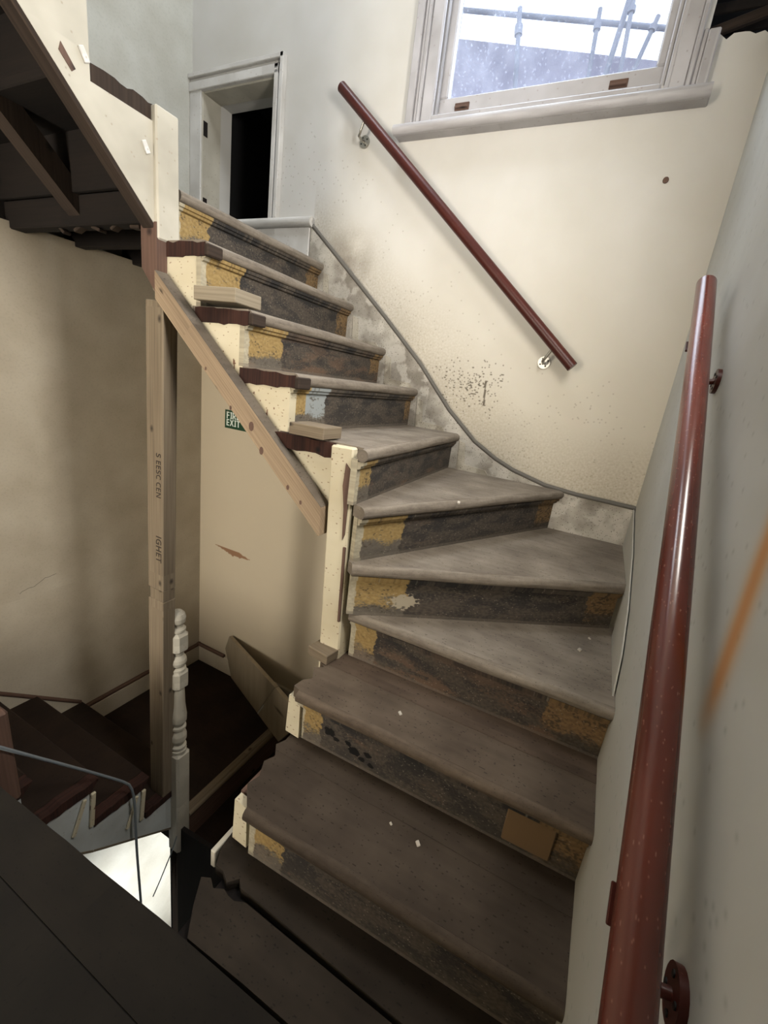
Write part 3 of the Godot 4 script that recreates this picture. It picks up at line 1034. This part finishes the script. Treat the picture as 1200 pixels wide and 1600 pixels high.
	prism(st, [Vector3(-0.842, -0.25, 1.40), Vector3(-0.842, 0.0, 1.40), Vector3(-0.842, 0.145, 1.38), Vector3(-0.842, 0.145, 1.16), Vector3(-0.842, 0.32, 1.15), Vector3(-0.842, 0.32, 0.96), Vector3(-0.842, 0.10, 0.96)], Vector3(0.03, 0, 0))
	obj("outer_string", st, M.brown, s)
	# cream cut string of the upper flight
	st = mb()
	var p := [Vector3(-0.90, 0.845, 0.935), Vector3(-0.905, 1.015, 0.935), Vector3(-1.0, 1.035, 0.935), Vector3(-1.09, 1.022, 0.935)]
	for i in 3:
		p.append(Vector3(XS[i] - 0.035, (y[6 + i] if i > 0 else 1.07) + 0.0, 0.935))
		p.append(Vector3(XS[i] - 0.035, YS[i] - 0.046, 0.935))
		p.append(Vector3(XS[i + 1] - 0.035, YS[i] - 0.050, 0.935))
	p.append(Vector3(-1.72, 1.575, 0.935))
	p.append(Vector3(-1.72, 1.47, 0.935))
	prism(st, p, Vector3(0, 0, ZS - 0.935))
	obj("outer_string", st, M.cream, s)
	# wall string along the back wall with its bead
	var top := [Vector3(-1.775, 1.985, 0), Vector3(-1.688, 1.911, 0), Vector3(-1.289, 1.569, 0), Vector3(-1.067, 1.37, 0), Vector3(-0.884, 1.175, 0), Vector3(-0.732, 1.047, 0), Vector3(-0.62, 0.985, 0), Vector3(-0.53, 0.948, 0), Vector3(-0.376, 0.908, 0), Vector3(-0.237, 0.895, 0), Vector3(-0.108, 0.892, 0), Vector3(0.0, 0.888, 0)]
	st = mb()
	var w := top.duplicate()
	w.append_array([Vector3(0.0, 0.60, 0), Vector3(-0.45, 0.60, 0), Vector3(-0.90, 0.82, 0), Vector3(-1.775, 1.60, 0)])
	prism(st, w, Vector3(0, 0, 0.022))
	var ws := obj("wall_string", st, M.string, s)
	st = mb()
	var bp := []
	for q: Vector3 in top:
		bp.append(q + Vector3(0, 0.0, 0.016))
	tube(st, bp, 0.010, 8)
	obj("string_bead", st, M.bead, ws)
	# plaster fillets rubbed round each step end against the string
	for k in range(6, 11):
		st = mb()
		var x: float = n[k][1].x - 0.02
		var yb: float = y[k - 1]
		prism(st, [Vector3(x + 0.03, yb, 0.022), Vector3(x + 0.19, yb, 0.022), Vector3(x + 0.17, yb + 0.022, 0.022), Vector3(x + 0.065, yb + 0.03, 0.022), Vector3(x + 0.052, yb + 0.13, 0.022), Vector3(x + 0.022, yb + 0.14, 0.022)], Vector3(0, 0, 0.004))
		obj("filler_band", st, M.string_pale, ws)
	# newels
	st = mb()
	beam(st, Vector3(-0.835, 0.26, 0.955), Vector3(-0.862, 1.066, 0.962), 0.078, 0.078, Vector3(1, 0, 0), 0.005)
	var nw := obj("newel_post", st, M.cream, s)
	st = mb()
	prism(st, [Vector3(-0.842, 1.02, 1.0005), Vector3(-0.822, 1.00, 1.0005), Vector3(-0.822, 0.80, 0.9995), Vector3(-0.829, 0.78, 0.9995), Vector3(-0.835, 0.88, 1.0), Vector3(-0.846, 0.95, 1.0)], Vector3(0, 0, 0.0025))
	obj("bare_patch", st, M.brown, nw)
	st = mb()
	beam(st, Vector3(-0.8115, 0.50, 0.9965), Vector3(-0.8195, 0.76, 0.9975), 0.009, 0.009, Vector3(1, 0, 0), 0.003)
	obj("bare_arris", st, M.brown, nw)
	st = mb()
	beam(st, Vector3(-1.682, 1.615, 0.962), Vector3(-1.684, 1.985, 0.962), 0.084, 0.084, Vector3(1, 0, 0), 0.005)
	nw = obj("newel_post", st, M.cream_pale, s)
	st = mb()
	prism(st, [Vector3(-1.722, 1.665, 0.925), Vector3(-1.645, 1.665, 0.925), Vector3(-1.645, 1.44, 0.925), Vector3(-1.722, 1.53, 0.925)], Vector3(0, 0, 0.082))
	obj("newel_drop", st, M.brown, nw)

func stair_upper() -> void:
	var s := thing("staircase", "broken flight above the prop climbing left, its dark underside stripped of plaster", "staircase", Vector3(-1.68, 1.7, 1.0))
	var st := mb()
	# cut string facing the well
	var p := [Vector3(-1.70, 1.655, 1.0)]
	p.append(Vector3(-1.70, 1.94, 1.0))
	for i in 6:
		var z := 1.19 + 0.185 * i
		var y := 1.94 + 0.18 * i
		p.append_array([Vector3(-1.70, y, z), Vector3(-1.70, y + 0.18, z)])
	p.append(Vector3(-1.70, 3.02, 2.30))
	p.append(Vector3(-1.70, 2.95, 2.30))
	prism(st, p, Vector3(0.042, 0, 0))
	var so := obj("outer_string", st, M.cream_pale, s)
	st = mb()
	beam(st, Vector3(-1.685, 1.652, 1.0), Vector3(-1.685, 2.935, 2.29), 0.052, 0.02, Vector3(1, 0, 0), 0.003)
	obj("string_edge", st, M.lath, so)
	st = mb()
	prism(st, [Vector3(-1.662, 1.985, 1.262), Vector3(-1.662, 1.945, 1.228), Vector3(-1.662, 1.935, 1.238), Vector3(-1.662, 1.965, 1.268)], Vector3(0.006, 0, 0))
	obj("bare_patch", st, M.brown, so)
	for q in [Vector3(-1.656, 1.99, 1.205), Vector3(-1.656, 1.86, 1.03)]:
		st = mb()
		bevel_box(st, Transform3D(Basis(Vector3(1, 0, 0), 0.5), q), Vector3(0.008, 0.034, 0.016), 0.003)
		obj("filler_spot", st, M.white, so)
	for i in 6:
		var z := 0.985 + (0.205 if i < 2 else 0.185) * i
		var y := 1.985 + 0.18 * i
		st = mb()
		slab(st, Vector3(-2.66, y - 0.03, z - 0.02), Vector3(-1.70, y, z + 0.235), 0.004, 0)
		var tr := obj("tread", st, M.dark, s)  # near-black wood carries the shade of the unlit underside
		st = mb()
		var e := torn(Vector3(-1.70, y - 0.05, z + 0.01), Vector3(-1.70, y - 0.045, z + 0.2), 9, 0.004, Vector3.UP)
		e.append_array(torn(Vector3(-1.70, y, z + 0.2), Vector3(-1.70, y + 0.002, z + 0.01), 9, 0.005, Vector3.UP))
		prism(st, e, Vector3(0.036, 0, 0))
		obj("torn_end", st, M.lath if i == 0 else M.raw_red, tr)
		st = mb()
		slab(st, Vector3(-2.66, y - 0.18 if i > 0 else 1.77, z + 0.005), Vector3(-1.70, y - 0.03, z + 0.022), 0.002, 0)
		obj("riser", st, M.dark, s)
	# rough carriage under the middle of the flight, wall string
	for x in [[-2.16, -2.09], [-2.64, -2.60]]:
		st = mb()
		prism(st, [Vector3(x[0], 1.70, 0.98), Vector3(x[0], 1.80, 0.98), Vector3(x[0], 2.98, 2.22), Vector3(x[0], 2.88, 2.24)], Vector3(x[1] - x[0], 0, 0))
		obj("carriage", st, M.lath if x[0] > -2.2 else M.dark, s)
	# landing: boards, joists, trimmer
	var z0 := 0.0
	for k in 7:
		st = mb()
		slab(st, Vector3(-2.66, 1.775, z0), Vector3(-1.71, 1.80, z0 + 0.135), 0.003, 0)
		obj("landing_board", st, M.dark, s)
		z0 += 0.14
	for z in [0.12, 0.40, 0.68]:
		st = mb()
		slab(st, Vector3(-2.66, 1.68, z), Vector3(-1.72, 1.775, z + 0.05), 0.003, 0)
		obj("joist", st, M.dark, s)
	st = mb()
	slab(st, Vector3(-2.66, 1.672, 0.925), Vector3(-1.725, 1.772, 0.985), 0.005, 0)
	obj("trimmer", st, M.dark, s)  # underside shade put into the dark wood here too
	st = mb()
	slab(st, Vector3(-1.80, 1.655, 0.02), Vector3(-1.74, 1.775, 0.92), 0.004, 2)
	obj("joist", st, M.dark, s)
	for k in 5:
		st = mb()
		bevel_box(st, Transform3D(Basis(Vector3(0, 0, 1), rng.randf_range(-0.6, 0.6)), Vector3(-2.25 + k * 0.11, 1.665 + rng.randf() * 0.01, 0.955)), Vector3(0.05, 0.012, 0.03), 0.004)
		obj("plaster_key", st, M.lath, s)

func stair_lower() -> void:
	var s := thing("staircase", "dark carpeted flight below the prop rising left from the lower landing", "staircase", Vector3(-1.65, -0.96, 0.93))
	var tz := [0.88, 1.10, 1.315, 1.53]
	var st: SurfaceTool
	for k in 4:
		var y := -0.77 + 0.19 * k
		st = mb()
		slab(st, Vector3(-2.575, y - 0.03, tz[k] - 0.02), Vector3(-1.70, y, tz[k] + 0.25), 0.008, 0)
		var tr := obj("tread", st, M.carpet, s)
		st = mb()
		slab(st, Vector3(-2.575, y - 0.19, tz[k] + 0.005), Vector3(-1.70, y - 0.03, tz[k] + 0.022), 0.002, 0)
		obj("riser", st, M.carpet, s)
		st = mb()
		var e := torn(Vector3(-1.70, y - 0.04, tz[k] + 0.02), Vector3(-1.70, y - 0.035, tz[k] + 0.23), 9, 0.004, Vector3.UP)
		e.append_array(torn(Vector3(-1.70, y, tz[k] + 0.23), Vector3(-1.70, y + 0.002, tz[k] - 0.015), 9, 0.005, Vector3.UP))
		prism(st, e, Vector3(0.05, 0, 0))
		obj("torn_end", st, M.raw_red, tr)
	st = mb()
	slab(st, Vector3(-2.575, -0.19, 1.735), Vector3(-1.68, -0.0, 1.755))
	obj("riser", st, M.carpet, s)
	# cut string with broken bracket pieces
	st = mb()
	prism(st, [Vector3(-1.70, -1.02, 0.965), Vector3(-1.70, -0.805, 0.965), Vector3(-1.70, -0.805, 1.125), Vector3(-1.70, -0.615, 1.125), Vector3(-1.70, -0.615, 1.335), Vector3(-1.70, -0.43, 1.335), Vector3(-1.70, -0.43, 1.55), Vector3(-1.70, -0.24, 1.55), Vector3(-1.70, -0.24, 1.70), Vector3(-1.70, -0.42, 1.70), Vector3(-1.70, -0.74, 1.34)], Vector3(0.042, 0, 0))
	var so := obj("outer_string", st, M.blue_grey, s)
	st = mb()
	beam(st, Vector3(-1.68, -1.022, 0.97), Vector3(-1.68, -0.742, 1.34), 0.046, 0.014, Vector3(1, 0, 0), 0.003)
	beam(st, Vector3(-1.68, -0.742, 1.34), Vector3(-1.68, -0.43, 1.69), 0.046, 0.014, Vector3(1, 0, 0), 0.003)
	obj("string_edge", st, M.timber_old, so)
	for q in [[1.338, -0.60], [1.128, -0.79]]:
		st = mb()
		beam(st, Vector3(-1.652, q[1], q[0] + 0.002), Vector3(-1.648, q[1] + 0.165, q[0] - 0.012), 0.012, 0.018, Vector3(1, 0, 0), 0.003)
		obj("bracket", st, M.cream, so)
		st = mb()
		beam(st, Vector3(-1.650, q[1] + 0.02, q[0] + 0.07), Vector3(-1.648, q[1] + 0.16, q[0] + 0.02), 0.010, 0.014, Vector3(1, 0, 0), 0.003)
		obj("bracket", st, M.cream, so)
	# wall string of this flight
	st = mb()
	prism(st, [Vector3(-2.575, -0.98, 0.87), Vector3(-2.575, -0.775, 0.87), Vector3(-2.575, 0.0, 1.80), Vector3(-2.575, -0.3, 1.80)], Vector3(0.018, 0, 0))
	var wl := obj("wall_string", st, M.wall_low, s)
	st = mb()
	tube(st, [Vector3(-2.562, -0.768, 0.872), Vector3(-2.562, 0.0, 1.80)], 0.011, 8)
	obj("string_bead", st, M.brown, wl)
	# lower landing
	st = mb()
	slab(st, Vector3(-2.575, -1.16, 0.0), Vector3(-1.63, -0.96, 0.945))
	obj("landing", st, M.carpet, s)
	st = mb()
	tube(st, [Vector3(-1.622, -0.977, 0.02), Vector3(-1.622, -0.977, 0.90)], 0.017, 10)
	slab(st, Vector3(-1.66, -0.994, 0.02), Vector3(-1.622, -0.956, 0.90), 0.003, 2)
	obj("landing_nosing", st, M.timber_old, s)
	st = mb()
	slab(st, Vector3(-1.636, -1.16, 0.02), Vector3(-1.622, -0.992, 0.90), 0.002, 2)
	obj("riser", st, M.brown, s)
	# flight going on down under the one above
	for k in 6:
		var x := -1.63 + 0.215 * k
		var y := -1.15 - 0.185 * k
		st = mb()
		slab(st, Vector3(x, y - 0.03, 0.0), Vector3(x + 0.235, y, 0.92), 0.006, 2)
		obj("tread", st, M.carpet, s)
		st = mb()
		slab(st, Vector3(x + 0.205, y - 0.19, 0.0), Vector3(x + 0.222, y - 0.03, 0.92), 0.002, 2)
		obj("riser", st, M.carpet, s)
	st = mb()
	prism(st, [Vector3(-1.69, -1.02, 0.935), Vector3(-1.38, -0.99, 0.935), Vector3(-0.30, -1.9, 0.935), Vector3(-0.30, -4.2, 0.935), Vector3(-1.69, -4.2, 0.935)], Vector3(0, 0, 0.02))
	obj("spandrel_panel", st, M.dark, s)
	# turned newel
	var c := Vector3(-1.645, 0.0, 0.935)
	st = mb()
	lathe(st, c, [Vector2(0.0, 0.212), Vector2(0.016, 0.208), Vector2(0.029, 0.195), Vector2(0.034, 0.175), Vector2(0.031, 0.155), Vector2(0.020, 0.138), Vector2(0.020, 0.130), Vector2(0.033, 0.122), Vector2(0.033, 0.112), Vector2(0.026, 0.106), Vector2(0.026, 0.0)])
	lathe(st, c, [Vector2(0.026, 0.0), Vector2(0.024, -0.012), Vector2(0.035, -0.03), Vector2(0.037, -0.046), Vector2(0.032, -0.062), Vector2(0.022, -0.072), Vector2(0.034, -0.08), Vector2(0.034, -0.09), Vector2(0.024, -0.1)])
	lathe(st, c, [Vector2(0.024, -0.18), Vector2(0.027, -0.20), Vector2(0.028, -0.22), Vector2(0.030, -0.28), Vector2(0.037, -0.34), Vector2(0.036, -0.37), Vector2(0.025, -0.395), Vector2(0.034, -0.40), Vector2(0.034, -0.412), Vector2(0.026, -0.42), Vector2(0.036, -0.45), Vector2(0.036, -0.475), Vector2(0.024, -0.505), Vector2(0.035, -0.512), Vector2(0.035, -0.522), Vector2(0.028, -0.53), Vector2(0.036, -0.535), Vector2(0.034, -0.56)])
	bevel_box(st, Transform3D(Basis(), c + Vector3(0, 0.055, 0)), Vector3(0.074, 0.105, 0.074), 0.016)
	bevel_box(st, Transform3D(Basis(), c + Vector3(0, -0.137, 0)), Vector3(0.074, 0.105, 0.074), 0.016)
	bevel_box(st, Transform3D(Basis(), c + Vector3(0, -0.86, 0)), Vector3(0.076, 0.62, 0.076), 0.010)
	obj("turned_newel", st, M.cream_pale, s)
	st = mb()
	beam(st, Vector3(-1.655, -1.17, 0.93), Vector3(-1.655, -2.0, 0.93), 0.05, 0.05, Vector3(1, 0, 0), 0.004)
	obj("newel_drop", st, M.brown, s)
	# stub of the newel at the head of this flight
	st = mb()
	beam(st, Vector3(-1.675, -0.22, 1.60), Vector3(-1.69, 0.125, 1.60), 0.09, 0.09, Vector3(1, 0, 0), 0.008)
	obj("newel_stub", st, M.brown, s)

# ---------------------------------------------------------------- things
func loose_things() -> void:
	# timber prop, notched, with a stencilled grade mark
	var t := thing("timber_prop", "upright sawn timber prop holding up the broken upper newel", "prop", Vector3(-1.66, -0.77, 0.99))
	var st := mb()
	var a := Vector3(-1.695, -0.77, 0.99)
	var b := Vector3(-1.646, 1.428, 0.99)
	var n0 := a.lerp(b, (0.285 + 0.77) / 2.198)
	var n1 := a.lerp(b, (0.335 + 0.77) / 2.198)
	beam(st, a, n0, 0.09, 0.06, Vector3(1, 0, 0), 0.003)
	beam(st, n0 + Vector3(0.005, 0, 0), n1 + Vector3(0.005, 0, 0), 0.078, 0.058, Vector3(1, 0, 0), 0.002)
	beam(st, n1, b, 0.09, 0.06, Vector3(1, 0, 0), 0.003)
	var post := obj("post", st, M.timber_old, t)
	for w in [["S EESC CEN", 0.905, 0.030], ["IGHET", 0.575, 0.036]]:
		var tm := TextMesh.new()
		tm.text = w[0]
		tm.font_size = 16
		tm.pixel_size = w[2] * 0.0625 * 1.1
		tm.depth = 0.001
		tm.horizontal_alignment = HORIZONTAL_ALIGNMENT_LEFT
		var o := MeshInstance3D.new()
		o.mesh = tm
		o.name = "grade_stamp"
		o.material_override = M.ink
		post.add_child(o, true)
		var y: float = w[1]
		var at := a.lerp(b, (y + 0.77) / 2.198) + Vector3(0.022, 0, 0.0305)
		o.transform = Transform3D(Basis(Vector3(-0.022, -1, 0).normalized(), Vector3(1, -0.022, 0).normalized(), Vector3(0, 0, 1)), at - origin_of(post))
	# temporary raking rail between the newels
	t = thing("raking_timber", "long new sawn timber nailed diagonally across the open side of the upper flight", "timber", Vector3(-1.25, 1.1, 1.0))
	st = mb()
	# square-cut at the foot, plumb
	var ra := [Vector3(-1.640, 1.518, 0.971), Vector3(-0.904, 0.870, 0.971), Vector3(-0.901, 0.780, 0.971), Vector3(-0.906, 0.778, 0.971), Vector3(-1.640, 1.432, 0.971)]
	var dir := (Vector3(-0.895, 0.862, 0) - Vector3(-1.655, 1.535, 0)).normalized()
	var f := func(p: Vector3) -> Vector2:
		return Vector2(p.dot(dir.cross(Vector3(0, 0, 1))) + p.z, p.dot(dir))
	prism(st, ra, Vector3(0, 0, 0.049), f)
	var body := obj("board", st, M.timber, t)
	st = mb()
	prism(st, [Vector3(-1.640, 1.5185, 0.972), Vector3(-0.905, 0.871, 0.972), Vector3(-0.904, 0.8725, 0.972), Vector3(-1.640, 1.520, 0.972)], Vector3(0, 0, 0.047), f)
	obj("dusty_top", st, M.dust, body)
	for q in [[0.62, 0.045, 0.013], [0.68, 0.075, 0.011], [0.50, 0.08, 0.006], [0.83, 0.07, 0.007], [0.90, 0.06, 0.006], [0.35, 0.07, 0.005]]:
		st = mb()
		var c := Vector3(-1.655, 1.535, 1.0205).lerp(Vector3(-0.895, 0.862, 1.0205), q[0]) + Vector3(-0.01, -q[1], 0)
		var ring := []
		for k in 10:
			ring.append(c + Vector3(cos(TAU * k / 10) * q[2] * 0.8, sin(TAU * k / 10) * q[2] * 1.2, 0))
		prism(st, ring, Vector3(0, 0, -0.004))
		obj("knot", st, M.brown, body)
	# offcuts lying on the broken tread ends
	var offs := [
		[Transform3D(Basis(Vector3(0, 1, 0), 0.10), Vector3(-1.385, 1.458, 0.945)), Vector3(0.165, 0.042, 0.13), "thick sawn timber offcut on the tread end beside the upper ochre risers"],
		[Transform3D(Basis(Vector3(0, 1, 0), 0.0), Vector3(-0.985, 1.092, 0.965)), Vector3(0.128, 0.036, 0.10), "flat layered timber offcut behind the top of the short cream newel"],
		[Transform3D(Basis(Vector3(0, 1, 0), -0.16), Vector3(-0.848, 0.379, 1.005)), Vector3(0.085, 0.034, 0.072), "small grey timber block at the foot of the short cream newel"]]
	for o in offs:
		st = mb()
		var bx: Basis = o[0].basis
		var sz: Vector3 = o[1]
		bevel_box(st, Transform3D(Basis(bx.y, bx.x, -bx.z), o[0].origin), Vector3(sz.y, sz.x, sz.z), 0.002, 1.0, Vector2(rng.randf(), rng.randf()))
		var m := obj("timber_offcut", st, M.offcut if o[2].begins_with("thick") else M.timber_old, self)
		tag(m, o[2], "timber offcut", "timber offcuts on the treads")
	# handrail on the back wall
	handrail("handrail", "dark red wooden handrail sloping down the back wall beneath the window", Vector3(-1.622, 2.517, 0.07), Vector3(-0.372, 1.418, 0.07), 0.0225, M.rail_dark, [0.11, 0.925], Vector3(0, 0, -1), Vector2(-0.03, -0.05))
	# handrail on the right wall, running past the camera
	handrail("handrail", "thick glossy red-brown wooden handrail running down the right wall beside the camera", Vector3(-0.056, 1.592, 0.690), Vector3(-0.056, 0.595, 1.995), 0.0213, M.rail, [0.155, 0.775], Vector3(1, 0, 0), Vector2(0.0, -0.065))
	# board standing on edge across the back of the lower landing
	t = thing("leaning_board", "wide beige board standing on edge across the lower landing against the back wall", "board", Vector3(-1.85, -0.955, 0.17))
	var off := Vector3(-0.008, 0, 0.022)
	st = mb()
	prism(st, [Vector3(-2.195, -0.955, 0.012), Vector3(-1.797, -0.949, 0.175), Vector3(-1.582, -0.575, 0.281), Vector3(-2.224, -0.617, 0.015), Vector3(-2.29, -0.76, -0.016)], off)
	obj("board", st, M.board_beige, t)
	st = mb()
	prism(st, [Vector3(-1.793, -0.949, 0.177), Vector3(-1.523, -0.945, 0.287), Vector3(-1.397, -0.752, 0.347), Vector3(-1.403, -0.583, 0.346), Vector3(-1.578, -0.575, 0.283)], off)
	obj("board", st, M.board_beige, t)
	st = mb()
	beam(st, Vector3(-1.797, -0.948, 0.200), Vector3(-1.580, -0.577, 0.304), 0.010, 0.003, Vector3(1, 0, 0.4), 0.001)
	obj("joint_tape", st, M.cream_pale, t)
	# exit sign
	t = thing("exit_sign", "small green and white fire exit sign half hidden behind the raking timber", "sign", Vector3(-2.27, 0.915, 0.0))
	st = mb()
	slab(st, Vector3(-2.358, 0.858, 0.0), Vector3(-2.06, 0.972, 0.005), 0.001)
	var pl := obj("plate", st, M.sign, t)
	for w in [["FIRE", 0.938], ["EXIT", 0.893]]:
		var tm := TextMesh.new()
		tm.text = w[0]
		var fnt := SystemFont.new()
		fnt.font_names = PackedStringArray(["Droid Sans"])
		fnt.font_weight = 700
		tm.font = fnt
		tm.font_size = 16
		tm.pixel_size = 0.0034
		tm.depth = 0.001
		tm.horizontal_alignment = HORIZONTAL_ALIGNMENT_LEFT
		var o := MeshInstance3D.new()
		o.mesh = tm
		o.name = "lettering"
		o.material_override = M.sign_white
		pl.add_child(o, true)
		o.position = Vector3(-2.345, w[1], 0.0062) - origin_of(pl)
	st = mb()
	lathe(st, Vector3(-2.335, 0.958, 0.004), [Vector2(0.009, 0.0), Vector2(0.007, 0.005), Vector2(0.0, 0.006)], 10)
	obj("fixing_screw", st, M.plaster_bit, t)
	# cable from the stub newel over the string into the well
	st = mb()
	var path := []
	var pts := [Vector3(-1.63, 0.03, 1.60), Vector3(-1.63, -0.10, 1.50), Vector3(-1.63, -0.255, 1.38), Vector3(-1.63, -0.40, 1.27), Vector3(-1.63, -0.475, 1.215), Vector3(-1.625, -0.52, 1.19), Vector3(-1.62, -0.60, 1.18), Vector3(-1.62, -0.9, 1.178), Vector3(-1.61, -1.5, 1.17), Vector3(-1.60, -2.2, 1.17)]
	var cu := Curve3D.new()
	for i in pts.size():
		var tg: Vector3 = (pts[mini(i + 1, pts.size() - 1)] - pts[maxi(i - 1, 0)]) * 0.16
		cu.add_point(pts[i], -tg, tg)
	for i in 61:
		path.append(cu.sample_baked(cu.get_baked_length() * i / 60.0, true))
	tube(st, path, 0.0055, 8)
	tag(obj("cable", st, M.cable, self), "grey cable draped over the lower stair string and hanging into the well", "cable")
	st = mb()
	tube(st, [Vector3(-1.60, -1.26, 1.12), Vector3(-1.60, -1.20, 1.08), Vector3(-1.60, -1.10, 1.02), Vector3(-1.60, -1.02, 0.985)], 0.003, 6)
	tag(obj("cable", st, M.cable, self), "thin loose wire crossing the bright gap below the lower string", "cable")
	# wall fixings left in the plaster
	st = mb()
	lathe_out(st, Vector3(-0.212, 2.095, 0.0), 0.010)
	tag(obj("wall_plug", st, M.brown, self), "brown plug left in the back wall right of the handrail below the window", "wall plug")
	st = mb()
	beam(st, Vector3(-0.006, 2.42, 0.03), Vector3(-0.006, 2.50, 0.075), 0.012, 0.012, Vector3(1, 0, 0), 0.003)
	tag(obj("batten_stub", st, M.dark, self), "dark broken batten on the right wall below the plaster hole", "batten")
	# bits of plaster on the treads
	var bits := [[-0.52, 0.36, 1.10, 0.012, "white flake of plaster on the tread below the winders"], [-0.36, 0.18, 1.28, 0.013, "larger white plaster crumb on the second wide tread"], [-0.44, 0.18, 1.27, 0.008, "smaller white plaster crumb on the second wide tread"], [-0.575, 0.90, 0.68, 0.013, "pale paint flake on the topmost winder tread"], [-0.10, 0.54, 0.72, 0.015, "grey rubble crumb on the lowest winder near the right wall"], [-0.075, 0.54, 0.62, 0.009, "small crumb in the back corner of the lowest winder"]]
	for q in bits:
		st = mb()
		bevel_box(st, Transform3D(Basis(Vector3(0.2, 1, 0.1).normalized(), rng.randf() * TAU), Vector3(q[0], q[1] + q[3] * 0.2, q[2])), Vector3(q[3], q[3] * 0.45, q[3] * 0.7), q[3] * 0.15)
		tag(obj("plaster_crumb", st, M.plaster_bit, self), q[4], "plaster crumb", "plaster crumbs on the treads")

func lathe_out(st: SurfaceTool, at: Vector3, r: float) -> void:
	tube(st, [at - Vector3(0, 0, 0.004), at + Vector3(0, 0, 0.006)], r, 10)

func handrail(called: String, label: String, a: Vector3, b: Vector3, r: float, m: Material, at: Array, into: Vector3, drop: Vector2) -> void:
	var t := thing(called, label, "handrail", (a + b) * 0.5)
	var st := mb()
	var d := (b - a).normalized()
	var path := [a, a + d * 0.004]
	for i in 9:
		path.append(a.lerp(b, (i + 1) / 10.0))
	path.append(b - d * 0.004)
	path.append(b)
	tube(st, path, r, 28)
	obj("rail", st, m, t)
	for k in at:
		var c := a.lerp(b, k)
		var wall := absf(into.x) * -c.x + absf(into.z) * c.z
		var plate := c + into * wall + Vector3(drop.x if into.x == 0.0 else 0.0, drop.y - 0.02, 0.0)
		st = mb()
		tube(st, [plate, plate - into * 0.008], 0.026, 20)
		var pm := obj("bracket_plate", st, M.chrome if into.z != 0.0 else M.rail_dark, t)
		for j in 4:
			var ang := TAU * j / 4.0 + 0.5
			var e := (Vector3(cos(ang), sin(ang), 0) if into.z != 0.0 else Vector3(0, sin(ang), cos(ang))) * 0.017
			st = mb()
			tube(st, [plate + e - into * 0.006, plate + e - into * 0.0095], 0.0035, 8)
			obj("screw_hole", st, M.black, pm)
		st = mb()
		var under := c + Vector3(0, -r * 0.9, 0)
		var knee := Vector3(plate.x, plate.y, plate.z) - into * (wall * 0.8)
		tube(st, [plate - into * 0.006, plate - into * wall * 0.5 + Vector3(0, -0.006, 0), knee, knee.lerp(under, 0.4), under], 0.006, 10)
		obj("bracket_arm", st, M.chrome if into.z != 0.0 else M.rail_dark, t)
		st = mb()
		beam(st, under - d * 0.018, under + d * 0.018, 0.016 if into.z != 0.0 else 0.046, 0.005, into, 0.001)
		obj("bracket_saddle", st, M.rail_dark, t)
